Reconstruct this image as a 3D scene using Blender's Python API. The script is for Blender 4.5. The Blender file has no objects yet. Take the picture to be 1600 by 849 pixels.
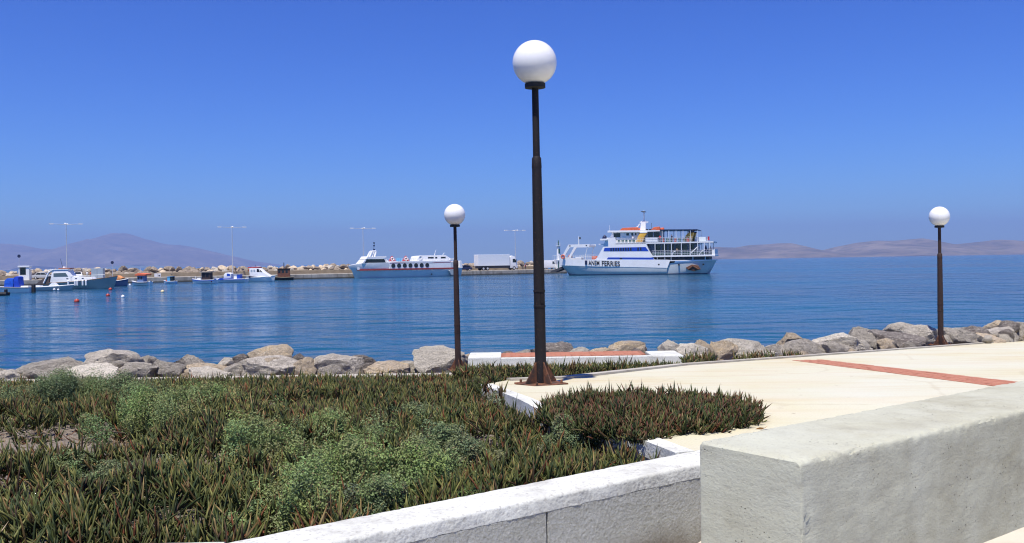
import bpy, bmesh, math, random
import numpy as np
from mathutils import Vector, Matrix, noise as mnoise

R = math.radians
S = bpy.context.scene
C = S.collection
random.seed(7)
rng = np.random.default_rng(11)

# ------------------------------------------------------------------ camera, world, sun, exposure
ZC = 3.5                                   # eye height above the sea (z = 0)
F = 1450.0                                 # focal length in photo pixels (photo 1600 x 849)
pitch, roll = math.atan(14.9/F), R(0.888)
fw = Vector((0, math.cos(pitch), -math.sin(pitch)))
u0 = Vector((0, math.sin(pitch), math.cos(pitch)))
r0 = Vector((1, 0, 0))
up = u0*math.cos(roll) + r0*math.sin(roll)
rt = r0*math.cos(roll) - u0*math.sin(roll)
cam = bpy.data.cameras.new("camera"); co = bpy.data.objects.new("camera", cam); C.objects.link(co)
co.matrix_world = Matrix(((rt.x, up.x, -fw.x, 0), (rt.y, up.y, -fw.y, 0), (rt.z, up.z, -fw.z, ZC), (0, 0, 0, 1)))
cam.sensor_width = 36; cam.lens = 36*F/1600; cam.clip_start = 0.05; cam.clip_end = 60000
S.camera = co

SUN = Vector((-0.36, -0.93, 0)).normalized()
EL = R(69)
sd = Vector((SUN.x*math.cos(EL), SUN.y*math.cos(EL), math.sin(EL)))
W = bpy.data.worlds.new("World"); S.world = W; W.use_nodes = True
wn = W.node_tree.nodes; wl = W.node_tree.links
sky = wn.new("ShaderNodeTexSky"); sky.sky_type = 'NISHITA'; sky.sun_disc = False
sky.sun_elevation = EL; sky.sun_rotation = math.atan2(sd.x, sd.y) % (2*math.pi)
sky.altitude = 0; sky.air_density = 1.0; sky.dust_density = 0.0; sky.ozone_density = 4.0
hs = wn.new("ShaderNodeHueSaturation"); hs.inputs['Saturation'].default_value = 1.25; hs.inputs['Hue'].default_value = 0.512
gm = wn.new("ShaderNodeGamma"); gm.inputs['Gamma'].default_value = 1.2      # deep Aegean blue: contrast and tint of the whole sky
tn = wn.new("ShaderNodeMix"); tn.data_type = 'RGBA'; tn.blend_type = 'MULTIPLY'; tn.inputs[0].default_value = 1; tn.inputs[7].default_value = (.206, .370, .615, 1)
wl.new(sky.outputs[0], hs.inputs['Color']); wl.new(hs.outputs[0], gm.inputs[0]); wl.new(gm.outputs[0], tn.inputs[6]); wl.new(tn.outputs[2], wn['Background'].inputs[0])
wn['Background'].inputs[1].default_value = 0.1
sl = bpy.data.lights.new("sun", 'SUN'); sl.energy = 3.9; sl.angle = R(0.53); sl.color = (1, .94, .85)
so = bpy.data.objects.new("sun", sl); C.objects.link(so); so.location = (0, 0, 60)
so.rotation_euler = sd.to_track_quat('Z', 'Y').to_euler()
S.view_settings.view_transform = 'Standard'; S.view_settings.look = 'None'
S.view_settings.exposure = 0.72; S.view_settings.gamma = 1
S.cycles.use_denoising = True
S.cycles.volume_bounces = 0; S.cycles.filter_width = 1.15
S.cycles.max_bounces = 8; S.cycles.diffuse_bounces = 3; S.cycles.glossy_bounces = 3

# ------------------------------------------------------------------ placing helpers
def ray(px, py): return fw*F + rt*(px-800) + up*(424.5-py)
def PD(px, py, D):                          # point seen at a pixel, at depth y = D
    d = ray(px, py); return Vector((0, 0, ZC)) + d*(D/d.y)
def PZ(px, py, z):                          # point seen at a pixel, at height z
    d = ray(px, py); return Vector((0, 0, ZC)) + d*((z-ZC)/d.z)
def PS(px, py, f):                          # point seen at a pixel on the surface z = f(y)
    p = PZ(px, py, f(9))
    for _ in range(40): p = PZ(px, py, 0.5*(f(p.y) + p.z))
    return p

# ------------------------------------------------------------------ materials
MATS = {}
def mat(name, col, rough=.6, col2=None, scale=4, bump=0, bscale=40, metal=0, spec=.5, detail=6, stretch=(1, 1, 1)):
    if name in MATS: return MATS[name]
    m = bpy.data.materials.new(name); m.use_nodes = True
    n = m.node_tree.nodes; l = m.node_tree.links; b = n['Principled BSDF']
    b.inputs['Base Color'].default_value = (*col, 1); b.inputs['Roughness'].default_value = rough
    b.inputs['Metallic'].default_value = metal; b.inputs['Specular IOR Level'].default_value = spec
    if col2 or bump:
        tc = n.new('ShaderNodeTexCoord'); mp = n.new('ShaderNodeMapping'); mp.inputs['Scale'].default_value = stretch
        l.new(tc.outputs['Object'], mp.inputs[0])
    if col2:
        t = n.new('ShaderNodeTexNoise'); t.inputs['Scale'].default_value = scale; t.inputs['Detail'].default_value = detail
        l.new(mp.outputs[0], t.inputs['Vector'])
        r = n.new('ShaderNodeValToRGB'); r.color_ramp.elements[0].position = .35; r.color_ramp.elements[1].position = .65
        r.color_ramp.elements[0].color = (*col, 1); r.color_ramp.elements[1].color = (*col2, 1)
        l.new(t.outputs['Fac'], r.inputs[0]); l.new(r.outputs[0], b.inputs['Base Color'])
    if bump:
        t = n.new('ShaderNodeTexNoise'); t.inputs['Scale'].default_value = bscale; t.inputs['Detail'].default_value = 6
        l.new(mp.outputs[0], t.inputs['Vector'])
        q = n.new('ShaderNodeBump'); q.inputs['Strength'].default_value = 1; q.inputs['Distance'].default_value = bump
        l.new(t.outputs['Fac'], q.inputs['Height']); l.new(q.outputs[0], b.inputs['Normal'])
    MATS[name] = m
    return m

class NT:                                   # small node helper
    def __init__(s, name):
        s.m = bpy.data.materials.new(name); s.m.use_nodes = True
        s.n = s.m.node_tree.nodes; s.l = s.m.node_tree.links; s.b = s.n['Principled BSDF']; MATS[name] = s.m
    def add(s, t, **kw):
        o = s.n.new(t)
        for k, v in kw.items():
            if hasattr(o, k) and k not in o.inputs: setattr(o, k, v)
            else: o.inputs[k].default_value = v
        return o
    def link(s, a, b): s.l.new(a, b)
    def pos(s, scale=(1, 1, 1)):
        g = s.add('ShaderNodeNewGeometry'); mp = s.add('ShaderNodeMapping'); mp.inputs['Scale'].default_value = scale
        s.link(g.outputs['Position'], mp.inputs[0]); return mp.outputs[0]
    def noise(s, scale, detail=6, vec=None, rough=.5):
        t = s.add('ShaderNodeTexNoise'); t.inputs['Scale'].default_value = scale; t.inputs['Detail'].default_value = detail
        t.inputs['Roughness'].default_value = rough
        s.link(vec if vec is not None else s.pos(), t.inputs['Vector']); return t.outputs['Fac']
    def voro(s, scale, vec=None, feature='F1'):
        t = s.add('ShaderNodeTexVoronoi'); t.feature = feature; t.inputs['Scale'].default_value = scale
        s.link(vec if vec is not None else s.pos(), t.inputs['Vector']); return t.outputs['Distance']
    def ramp(s, fac, stops):
        r = s.add('ShaderNodeValToRGB'); e = r.color_ramp.elements
        while len(e) < len(stops): e.new(.5)
        for i, (p, c) in enumerate(stops):
            e[i].position = p; e[i].color = (*c, 1) if not isinstance(c, (int, float)) else (c, c, c, 1)
        s.link(fac, r.inputs[0]); return r.outputs[0]
    def math(s, op, a, b=0.0):
        m = s.add('ShaderNodeMath'); m.operation = op
        for i, v in enumerate((a, b)):
            if isinstance(v, (int, float)): m.inputs[i].default_value = v
            else: s.link(v, m.inputs[i])
        return m.outputs[0]
    def mix(s, fac, a, b, blend='MIX'):
        m = s.add('ShaderNodeMix'); m.data_type = 'RGBA'; m.blend_type = blend
        for i, v in ((0, fac), (6, a), (7, b)):
            if isinstance(v, (int, float)): m.inputs[i].default_value = v
            elif isinstance(v, tuple): m.inputs[i].default_value = (*v, 1)
            else: s.link(v, m.inputs[i])
        return m.outputs[2]
    def bump(s, h, dist, strength=1, normal=None):
        q = s.add('ShaderNodeBump'); q.inputs['Distance'].default_value = dist; q.inputs['Strength'].default_value = strength
        s.link(h, q.inputs['Height'])
        if normal is not None: s.link(normal, q.inputs['Normal'])
        return q.outputs[0]
    def base(s, c): s.link(c, s.b.inputs['Base Color'])
    def nor(s, c): s.link(c, s.b.inputs['Normal'])

def make_sea_mat():
    t = NT('sea_water'); b = t.b
    b.inputs['IOR'].default_value = 1.33; b.inputs['Roughness'].default_value = .07
    v3 = t.pos((.010, .022, 1)); vs_ = t.pos((1.3, 1.8, 1)); vm = t.pos((.26, .44, 1)); vl = t.pos((.085, .13, 1)); vx = t.pos((.022, .030, 1))
    big = t.noise(1.0, 3, v3)
    small = t.noise(1.0, 4, vs_, .6); mid = t.noise(1.0, 3, vm, .5); lon = t.noise(1.0, 2, vl); far = t.noise(1.0, 3, vx, .6)
    n0 = t.bump(far, 2.4, 1); n1 = t.bump(lon, 1.0, 1, n0); n3 = t.bump(mid, .85, 1, n1)
    n2 = t.bump(small, .12, 1.0, n3); t.nor(n2)
    t.base(t.ramp(big, [(.35, (.007, .066, .125)), (.65, (.014, .096, .165))]))
    t.link(t.ramp(big, [(.3, .05), (.7, .16)]), b.inputs['Roughness'])
    return t.m
def make_promenade_mat():
    t = NT('cream_paving'); t.b.inputs['Roughness'].default_value = .85
    big = t.noise(.35, 5); med = t.noise(2.2, 8, None, .65); fine = t.noise(60, 4)
    streak = t.noise(1.0, 5, t.pos((.5, 3.5, 1)))
    c = t.ramp(big, [(.3, (.55, .475, .27)), (.48, (.57, .55, .385)), (.7, (.59, .60, .49))])
    c = t.mix(t.ramp(med, [(.42, 0), (.62, .5)]), c, (.60, .565, .44))
    c = t.mix(t.ramp(streak, [(.5, 0), (.72, .35)]), c, (.50, .37, .20))
    sp = t.voro(3.1); c = t.mix(t.ramp(sp, [(.035, .8), (.075, 0)]), c, (.26, .20, .13)); crk = t.voro(.42, t.pos((1, .8, 1)), 'DISTANCE_TO_EDGE'); c = t.mix(t.ramp(t.math('ADD', crk, t.math('MULTIPLY', t.math('SUBTRACT', med, .5), .10)), [(.0, .28), (.010, 0)]), c, (.40, .33, .22))
    c = t.mix(t.ramp(fine, [(.35, .25), (.55, 0)]), c, (.45, .38, .27))
    t.base(c); t.nor(t.bump(fine, .003)); return t.m
def make_whitewash():
    t = NT('whitewash'); t.b.inputs['Roughness'].default_value = .9
    a = t.noise(3, 8, None, .7); f = t.noise(45, 6); p = t.voro(26)
    c = t.ramp(a, [(.35, (.45, .45, .40)), (.5, (.61, .62, .56)), (.7, (.67, .685, .63))])
    c = t.mix(t.ramp(f, [(.30, .7), (.46, 0)]), c, (.33, .32, .29))
    c = t.mix(t.ramp(p, [(.05, .5), (.10, 0)]), c, (.36, .35, .32))
    t.base(c); t.nor(t.bump(f, .006)); return t.m
def make_stucco():
    t = NT('roughcast_stucco'); t.b.inputs['Roughness'].default_value = .95
    w = t.noise(26, 8, None, .75); v = t.voro(48); f = t.noise(120, 4, None, .7)
    h = t.math('ADD', t.math('MULTIPLY', v, .55), t.math('ADD', t.math('MULTIPLY', w, .7), t.math('MULTIPLY', f, .75)))
    a = t.noise(1.6, 7, None, .65)
    c = t.ramp(a, [(.3, (.60, .61, .55)), (.6, (.72, .735, .68))])
    c = t.mix(t.ramp(w, [(.36, .5), (.46, 0)]), c, (.36, .36, .32)); c = t.mix(t.ramp(w, [(.54, 0), (.64, .8)]), c, (.84, .85, .80))  # pale aggregate specks; lit grain tops and shaded hollows painted by relief
    g = t.add('ShaderNodeNewGeometry'); sx = t.add('ShaderNodeSeparateXYZ'); t.link(g.outputs['Position'], sx.inputs[0])
    wob = t.math('ADD', sx.outputs[2], t.math('MULTIPLY', a, .35))
    right = t.ramp(t.math('ADD', sx.outputs[0], t.math('MULTIPLY', a, .5)), [(.55, 0), (1.0, 1)])
    damp = t.math('MULTIPLY', t.ramp(t.math('SUBTRACT', wob, ZC-1.75), [(.20, 1), (.40, 0)]), right)
    c = t.mix(damp, c, (.25, .21, .16))
    t.base(c); t.nor(t.bump(h, .042)); return t.m
def make_concrete():
    t = NT('cast_concrete'); t.b.inputs['Roughness'].default_value = .9
    big = t.noise(.9, 6, None, .6); drip = t.noise(1.0, 6, t.pos((5, 5, .5))); f = t.noise(70, 6)
    swirl = t.noise(3.0, 8, t.pos((1, 1, 2.2)), .7)
    pit = t.voro(23, t.pos((1, 1, 1.25))); pit2 = t.voro(61)
    msk = t.noise(2.6, 3)
    c = t.ramp(big, [(.32, (.335, .32, .225)), (.5, (.415, .41, .31)), (.68, (.475, .485, .39))])
    c = t.mix(t.ramp(swirl, [(.42, 0), (.68, .65)]), c, (.51, .52, .405))
    c = t.mix(t.ramp(drip, [(.54, 0), (.64, .25)]), c, (.53, .54, .44))
    c = t.mix(t.ramp(swirl, [(.30, .35), (.42, 0)]), c, (.27, .26, .20))
    c = t.mix(t.ramp(f, [(.30, .28), (.46, 0)]), c, (.24, .22, .18))
    hole = t.math('MULTIPLY', t.ramp(pit, [(.05, 1), (.12, 0)]), t.ramp(msk, [(.50, 0), (.60, 1)]))
    hole2 = t.math('MULTIPLY', t.ramp(pit2, [(.07, 1), (.15, 0)]), t.ramp(msk, [(.48, 0), (.62, 1)]))
    hh = t.math('MAXIMUM', hole, t.math('MULTIPLY', hole2, .6))
    c = t.mix(t.math('MULTIPLY', hh, .85), c, (.075, .07, .06))
    n1 = t.bump(t.math('ADD', t.math('MULTIPLY', f, .22), swirl), .009)
    t.base(c); t.nor(t.bump(t.math('SUBTRACT', 1.0, hh), .012, 1, n1)); return t.m
def make_rock(name, stops):
    t = NT(name); t.b.inputs['Roughness'].default_value = .92
    tc = t.add('ShaderNodeTexCoord'); oi = t.add('ShaderNodeObjectInfo')
    ad = t.add('ShaderNodeVectorMath'); ad.operation = 'ADD'; t.link(tc.outputs['Object'], ad.inputs[0])
    sc = t.add('ShaderNodeVectorMath'); sc.operation = 'SCALE'; sc.inputs[0].default_value = (37, 19, 53)
    t.link(oi.outputs['Random'], sc.inputs['Scale']); t.link(sc.outputs[0], ad.inputs[1])
    v = ad.outputs[0]
    mp = t.add('ShaderNodeMapping'); mp.inputs['Rotation'].default_value = (.4, .7, .2); mp.inputs['Scale'].default_value = (1, 1, 4)
    t.link(v, mp.inputs[0])
    a = t.noise(2.2, 8, v, .65); s = t.noise(2.6, 8, mp.outputs[0], .7); f = t.noise(26, 6, v)
    c = t.ramp(a, stops)
    c = t.mix(t.ramp(s, [(.33, .4), (.43, 0)]), c, (.17, .145, .12))
    c = t.mix(t.ramp(s, [(.58, 0), (.70, .7)]), c, (.62, .57, .48))
    c = t.mix(t.ramp(f, [(.36, .6), (.5, 0)]), c, (.15, .125, .10)); sp = t.noise(9, 6, v, .7); c = t.mix(t.ramp(sp, [(.54, 0), (.63, .6)]), c, (.66, .60, .49))
    hsv = t.add('ShaderNodeHueSaturation'); t.link(c, hsv.inputs['Color'])
    t.link(t.math('ADD', t.math('MULTIPLY', oi.outputs['Random'], .5), 1.08), hsv.inputs['Value'])
    t.base(hsv.outputs[0])
    cr = t.voro(3.2, mp.outputs[0], 'DISTANCE_TO_EDGE')
    n1 = t.bump(s, .22); n2 = t.bump(f, .04, 1, n1); t.nor(t.bump(t.ramp(cr, [(0, 0), (.06, 1)]), .03, .7, n2)); return t.m
def make_attr(name, rough, trans=0.0, spec=.4):
    t = NT(name); t.b.inputs['Roughness'].default_value = rough; t.b.inputs['Specular IOR Level'].default_value = spec
    at = t.add('ShaderNodeAttribute'); at.attribute_name = 'leafcol'; t.base(at.outputs['Color'])
    if trans:
        tl = t.add('ShaderNodeBsdfTranslucent'); t.link(at.outputs['Color'], tl.inputs[0])
        mx = t.add('ShaderNodeMixShader'); mx.inputs[0].default_value = trans
        t.link(t.b.outputs[0], mx.inputs[1]); t.link(tl.outputs[0], mx.inputs[2])
        t.link(mx.outputs[0], t.n['Material Output'].inputs[0])
    return t.m
def make_soil():
    t = NT('dry_soil'); t.b.inputs['Roughness'].default_value = 1
    a = t.noise(1.2, 6); f = t.noise(30, 8, None, .7); v = t.voro(45)
    c = t.ramp(a, [(.3, (.11, .085, .065)), (.6, (.24, .20, .16))])
    c = t.mix(t.ramp(f, [(.5, 0), (.62, .8)]), c, (.34, .29, .23))
    c = t.mix(t.ramp(v, [(.12, .7), (.2, 0)]), c, (.42, .38, .32))
    t.base(c); t.nor(t.bump(f, .03)); return t.m
def make_hill():
    t = NT('bare_hillside'); t.b.inputs['Roughness'].default_value = 1
    a = t.noise(.0016, 8, None, .65); f = t.noise(.008, 6)
    c = t.ramp(a, [(.35, (.085, .07, .05)), (.5, (.17, .135, .095)), (.66, (.27, .22, .16))])
    c = t.mix(t.ramp(f, [(.5, 0), (.62, .6)]), c, (.06, .06, .035))
    t.base(c); return t.m
def make_pole_mat(name, c0, rust):
    t = NT(name); t.b.inputs['Roughness'].default_value = .7; t.b.inputs['Specular IOR Level'].default_value = .3
    a = t.noise(3, 6, t.pos((6, 6, 1))); f = t.noise(40, 5)
    c = t.ramp(a, [(.4, c0), (.7, tuple(x*1.35 for x in c0))])
    c = t.mix(t.ramp(f, [(.6, 0), (.68, .8)]), c, rust)
    t.base(c); t.nor(t.bump(f, .0012)); return t.m
def make_rust():
    t = NT('rusty_steel'); t.b.inputs['Roughness'].default_value = .85
    a = t.noise(9, 7, None, .65)
    t.base(t.ramp(a, [(.35, (.035, .026, .022)), (.5, (.11, .045, .022)), (.66, (.25, .10, .045))])); t.nor(t.bump(a, .006)); return t.m

M_SEA = make_sea_mat(); M_PROM = make_promenade_mat(); M_WHITE = make_whitewash(); M_STUC = make_stucco(); M_CONC = make_concrete()
M_ROCK = make_rock('grey_limestone', [(.3, (.30, .265, .21)), (.5, (.43, .39, .325)), (.7, (.53, .48, .39))])
M_ROCKT = make_rock('tan_limestone', [(.3, (.38, .30, .20)), (.5, (.53, .43, .30)), (.68, (.60, .46, .26))])
M_ROCKP = make_rock('pale_limestone', [(.3, (.50, .45, .36)), (.5, (.62, .57, .47)), (.7, (.68, .61, .48))])
M_ROCKD = make_rock('dark_limestone', [(.3, (.11, .09, .08)), (.5, (.19, .165, .145)), (.7, (.28, .25, .215))])
M_LEAF = make_attr('ice_plant_leaf', .55, 0, .18); M_BUSH = make_attr('saltbush_leaf', .7, .25, .25)
M_SOIL = make_soil(); M_HILL = make_hill(); M_RUST = make_rust()
M_POLE = make_pole_mat('dark_pole_paint', (.011, .009, .010), (.05, .026, .018))
M_POLEB = make_pole_mat('brown_pole_paint', (.030, .018, .016), (.08, .035, .02))
M_GLOBE = mat('opal_globe', (.80, .80, .78), .18)
M_BRICK = mat('terracotta_brick', (.36, .125, .068), .9, (.46, .21, .13), 7, .004, 60)
M_WPAINT = mat('white_boat_paint', (.84, .84, .83), .35, (.78, .78, .76), .6)
M_GREYHULL = mat('shaded_grey_hull_paint', (.50, .545, .54), .4, (.56, .60, .59), .5)  # grey paint with shade under the ferry's flare mixed in
M_WSTEEL = mat('white_painted_steel', (.74, .75, .75), .45)
M_GLASS = mat('dark_window_glass', (.012, .016, .022), .06)
M_BLUEB = mat('blue_stripe_paint', (.012, .06, .42), .4)
M_NAVY = mat('navy_paint', (.012, .018, .06), .4)
M_ORANGE = mat('orange_canvas', (.72, .16, .06), .7, (.60, .11, .04), 2)
M_RED = mat('red_paint', (.55, .03, .03), .5)
M_MAROON = mat('dark_red_stripe', (.30, .04, .03), .5)
M_YEL = mat('yellow_funnel_paint', (.72, .42, .05), .5)
M_BLK = mat('black_rubber', (.012, .012, .013), .7)
M_DKGREY = mat('dark_grey_metal', (.05, .05, .055), .6)
M_GALV = mat('galvanised_steel', (.55, .57, .59), .45, metal=.2)
def make_quay():
    t = NT('quay_concrete'); t.b.inputs['Roughness'].default_value = .95
    a = t.noise(.5, 7, None, .65); dr = t.noise(1.0, 5, t.pos((1.1, 1.1, .15)))
    c = t.ramp(a, [(.32, (.24, .21, .17)), (.5, (.34, .31, .26)), (.68, (.43, .40, .34))])
    c = t.mix(t.ramp(dr, [(.52, 0), (.62, .6)]), c, (.16, .14, .11))
    g = t.add('ShaderNodeNewGeometry'); sx = t.add('ShaderNodeSeparateXYZ'); t.link(g.outputs['Position'], sx.inputs[0])
    wet = t.ramp(t.math('ADD', sx.outputs[2], t.math('MULTIPLY', a, .25)), [(.36, .85), (.58, 0)])
    c = t.mix(wet, c, (.045, .040, .032)); t.base(c); return t.m
M_QUAY = make_quay()
M_TAN = mat('tan_wall_render', (.25, .195, .125), .95, (.36, .29, .19), .5, .02, 5)
M_PAVE = mat('pale_pavement', (.44, .40, .32), .9, (.54, .50, .41), 3, .003, 60)
M_KERB = mat('kerb_concrete', (.36, .33, .27), .9, (.48, .45, .38), 3, .006, 40)
M_TARP = mat('blue_tarpaulin', (.015, .11, .62), .45, (.01, .07, .42), 3)
M_SKIN = mat('skin', (.38, .22, .15), .6)
M_GREENDK = mat('dark_green_fitting', (.03, .10, .08), .5)
M_WOOD = mat('varnished_brown_wood', (.16, .065, .03), .6, (.10, .04, .02), 3)
M_LBLUE = mat('light_blue_paint', (.10, .38, .62), .5)

# ------------------------------------------------------------------ mesh builder
class MB:
    def __init__(s): s.v = []; s.f = []
    def add(s, vs, fs):
        o = len(s.v); s.v += [tuple(x) for x in vs]; s.f += [tuple(i+o for i in f) for f in fs]; return s
    def box(s, x0, x1, y0, y1, z0, z1):
        return s.add([(x0,y0,z0),(x1,y0,z0),(x1,y1,z0),(x0,y1,z0),(x0,y0,z1),(x1,y0,z1),(x1,y1,z1),(x0,y1,z1)],
                     [(0,3,2,1),(4,5,6,7),(0,1,5,4),(1,2,6,5),(2,3,7,6),(3,0,4,7)])
    def tube(s, a, b, r1, r2=None, n=8):
        r2 = r1 if r2 is None else r2
        a = Vector(a); b = Vector(b); d = (b-a).normalized()
        x = d.orthogonal().normalized(); y = d.cross(x)
        vs = []
        for p, r in ((a, r1), (b, r2)):
            for i in range(n):
                t = 2*math.pi*i/n; vs.append(p + x*(r*math.cos(t)) + y*(r*math.sin(t)))
        return s.add(vs, [(i, (i+1) % n, n+(i+1) % n, n+i) for i in range(n)] + [tuple(range(n))[::-1], tuple(range(n, 2*n))])
    def path(s, pts, r, n=6):
        for a, b in zip(pts[:-1], pts[1:]): s.tube(a, b, r, r, n)
        return s
    def prism(s, poly, y0, y1):             # polygon in (x, z), extruded along y
        n = len(poly)
        a = sum(poly[i][0]*poly[(i+1) % n][1]-poly[(i+1) % n][0]*poly[i][1] for i in range(n))
        if a < 0: poly = poly[::-1]
        return s.add([(x, y0, z) for x, z in poly] + [(x, y1, z) for x, z in poly],
                     [tuple(range(n)), tuple(range(n, 2*n))[::-1]] + [(i, n+i, n+(i+1) % n, (i+1) % n) for i in range(n)])
    def prismz(s, poly, z0, z1):            # polygon in (x, y), extruded along z
        n = len(poly)
        a = sum(poly[i][0]*poly[(i+1) % n][1]-poly[(i+1) % n][0]*poly[i][1] for i in range(n))
        if a < 0: poly = poly[::-1]
        return s.add([(x, y, z0) for x, y in poly] + [(x, y, z1) for x, y in poly],
                     [tuple(range(n))[::-1], tuple(range(n, 2*n))] + [(i, (i+1) % n, n+(i+1) % n, n+i) for i in range(n)])
    def lathe(s, prof, n=24, c=(0, 0, 0)):
        vs = []; fs = []
        for r, z in prof:
            for i in range(n):
                t = 2*math.pi*i/n; vs.append((c[0]+r*math.cos(t), c[1]+r*math.sin(t), c[2]+z))
        for k in range(len(prof)-1):
            for i in range(n):
                j = (i+1) % n; fs.append((k*n+i, k*n+j, (k+1)*n+j, (k+1)*n+i))
        fs.append(tuple(range(n))[::-1]); fs.append(tuple(range((len(prof)-1)*n, len(prof)*n)))
        return s.add(vs, fs)
    def ball(s, c, r, n=12, sq=1.0):
        k = n//2
        prof = [(max(1e-4, r*math.sin(math.pi*i/k)), -r*sq*math.cos(math.pi*i/k)) for i in range(k+1)]
        return s.lathe(prof, n, c)
    def ring(s, c, R1, r, axis='y', n=14, m=6):
        vs = []; fs = []
        for i in range(n):
            t = 2*math.pi*i/n
            for j in range(m):
                q = 2*math.pi*j/m; a = R1 + r*math.cos(q); p = (a*math.cos(t), r*math.sin(q), a*math.sin(t))
                if axis == 'z': p = (p[0], p[2], p[1])
                if axis == 'x': p = (p[1], p[0], p[2])
                vs.append((c[0]+p[0], c[1]+p[1], c[2]+p[2]))
        for i in range(n):
            for j in range(m):
                fs.append((i*m+j, i*m+(j+1) % m, ((i+1) % n)*m+(j+1) % m, ((i+1) % n)*m+j))
        return s.add(vs, fs)
    def disc(s, c, r, y0, y1, n=16):        # short cylinder along y
        return s.tube((c[0], y0, c[1]), (c[0], y1, c[1]), r, r, n)
    def build(s, name, m, parent=None, smooth=False, bevel=0):
        me = bpy.data.meshes.new(name); me.from_pydata(s.v, [], s.f); me.materials.append(m)
        bm = bmesh.new(); bm.from_mesh(me)
        bmesh.ops.recalc_face_normals(bm, faces=bm.faces)
        if bevel: bmesh.ops.bevel(bm, geom=[e for e in bm.edges if len(e.link_faces) == 2 and e.calc_face_angle(0) > .6], offset=bevel, segments=2, affect='EDGES', profile=.6)
        bm.to_mesh(me); bm.free()
        if smooth:
            for p in me.polygons: p.use_smooth = True
            try: me.set_sharp_from_angle(angle=R(42))
            except Exception: pass
        o = bpy.data.objects.new(name, me); C.objects.link(o)
        if parent: o.parent = parent
        return o

def tag(o, label=None, cat=None, group=None, kind=None):
    if label: o['label'] = label
    if cat: o['category'] = cat
    if group: o['group'] = group
    if kind: o['kind'] = kind
    return o
def thing(name, label, cat, loc=(0, 0, 0), rz=0, group=None):
    o = bpy.data.objects.new(name, None); C.objects.link(o); o.location = loc; o.rotation_euler = (0, 0, rz)
    o.empty_display_size = .2
    return tag(o, label, cat, group)
def link_mesh(name, me, parent=None):
    o = bpy.data.objects.new(name, me); C.objects.link(o); o.parent = parent; return o
def grid_mesh(name, xs, ys, f, m, kind='structure', smooth=True):
    X, Y = np.meshgrid(xs, ys); Z = f(X, Y); n, k = len(xs), len(ys)
    v = np.stack([X, Y, Z], -1).reshape(-1, 3)
    i = np.arange((k-1)*(n-1)); r = i//(n-1); c = i % (n-1); a = r*n+c
    fs = np.stack([a, a+1, a+1+n, a+n], -1)
    me = bpy.data.meshes.new(name); me.from_pydata(v.tolist(), [], fs.tolist()); me.materials.append(m)
    if smooth:
        for p in me.polygons: p.use_smooth = True
    o = bpy.data.objects.new(name, me); C.objects.link(o)
    if kind: o['kind'] = kind
    return o

# value noise in numpy
_T = rng.random((256, 256))
def vnoise(x, y):
    x = np.asarray(x, float); y = np.asarray(y, float)
    xi = np.floor(x).astype(int); yi = np.floor(y).astype(int); fx = x-xi; fy = y-yi
    fx = fx*fx*(3-2*fx); fy = fy*fy*(3-2*fy)
    g = lambda a, b: _T[a % 256, b % 256]
    return (g(xi, yi)*(1-fx)+g(xi+1, yi)*fx)*(1-fy) + (g(xi, yi+1)*(1-fx)+g(xi+1, yi+1)*fx)*fy
def fbm(x, y, o=4):
    s = 0; a = .5
    for k in range(o): s = s + a*vnoise(x*2**k+13.7*k, y*2**k+7.3*k); a *= .5
    return s

# ------------------------------------------------------------------ levels
Z_SLAB = ZC-1.25; Z_PAVE = ZC-1.95; Z_WALK = ZC-2.27; Z_CON = ZC-.90
def zs(y):                                  # promenade surface: level, then falling towards the sea
    return Z_SLAB - .0675*max(0.0, y-8.2)
def zsoil(x, y):
    a = ZC-1.52; b = ZC-.30-.125*np.asarray(y, float)
    return np.minimum(a, b) - .02
WD = Vector((.8, .6, 0)); WN = Vector((-.6, .8, 0))      # promenade wall direction, and away from the camera
W0 = Vector((-.31, 4.55, 0))                               # front face of the white planter wall
def edge_y(x):                                             # seaward edge of the built-up shore
    return np.maximum(19.7, 19.7+.72*(np.asarray(x, float)-6.2))

# ------------------------------------------------------------------ sea, shore, hills
xs = [-22900, -6000, -1500, -400, -150, -60, -20, 20, 60, 150, 400, 1500, 6000, 22900]
ys = [-1900, -600, -200, 18, 40, 80, 150, 300, 700, 2000, 6000, 22900]
sea = grid_mesh('sea', xs, ys, lambda X, Y: X*0, M_SEA)
def fshore(X, Y):
    d = (Y-edge_y(X))*.8
    return np.where(d < 0, np.minimum(Z_WALK-.25, Z_WALK-.25), Z_WALK-.25-.26*d) + .25*(fbm(X*.9, Y*.9)-.5)*(d > .3)
grid_mesh('shore_terrain', np.linspace(-26, 44, 141), np.linspace(18.7, 62, 110), fshore, M_SOIL)

def hill(name, prof, D, depth, seed):
    pts = [(PD(px, py, D).x, PD(px, py, D).z) for px, py in prof]
    hx = np.array([p[0] for p in pts]); hz = np.array([p[1] for p in pts])
    xs = np.linspace(hx[0], hx[-1], 260); ys = np.linspace(D-depth, D+depth, 46)
    def f(X, Y):
        wob = (fbm(X/1700+seed, Y/1700)-.47)*depth*.9
        t = np.clip(1-np.abs(Y-D+wob*(np.abs(Y-D)/depth))/depth, 0, 1)
        ridge = 1-np.abs(2*fbm(X/520+seed, Y/900, 5)-.95)
        base = np.interp(X, hx, hz)
        sh = t**.9
        z = base*sh*(1+ (ridge-.75)*.85*(1-sh)) + base*.05*(fbm(X/160, Y/160)-.5)*sh
        return np.maximum(z - 6*(1-sh), -4)
    o = grid_mesh(name, xs, ys, f, M_HILL)
    return o
hill('hills', [(-420,422),(-300,405),(-200,396),(-100,388),(0,380),(30,382),(62,388),(95,390),(120,385),(150,372),(178,363.5),(200,364),(222,372),(258,381),(290,383.5),(322,391),(350,398),(380,408),(402,416),(430,420)], 18800, 3600, 3.3)
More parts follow.
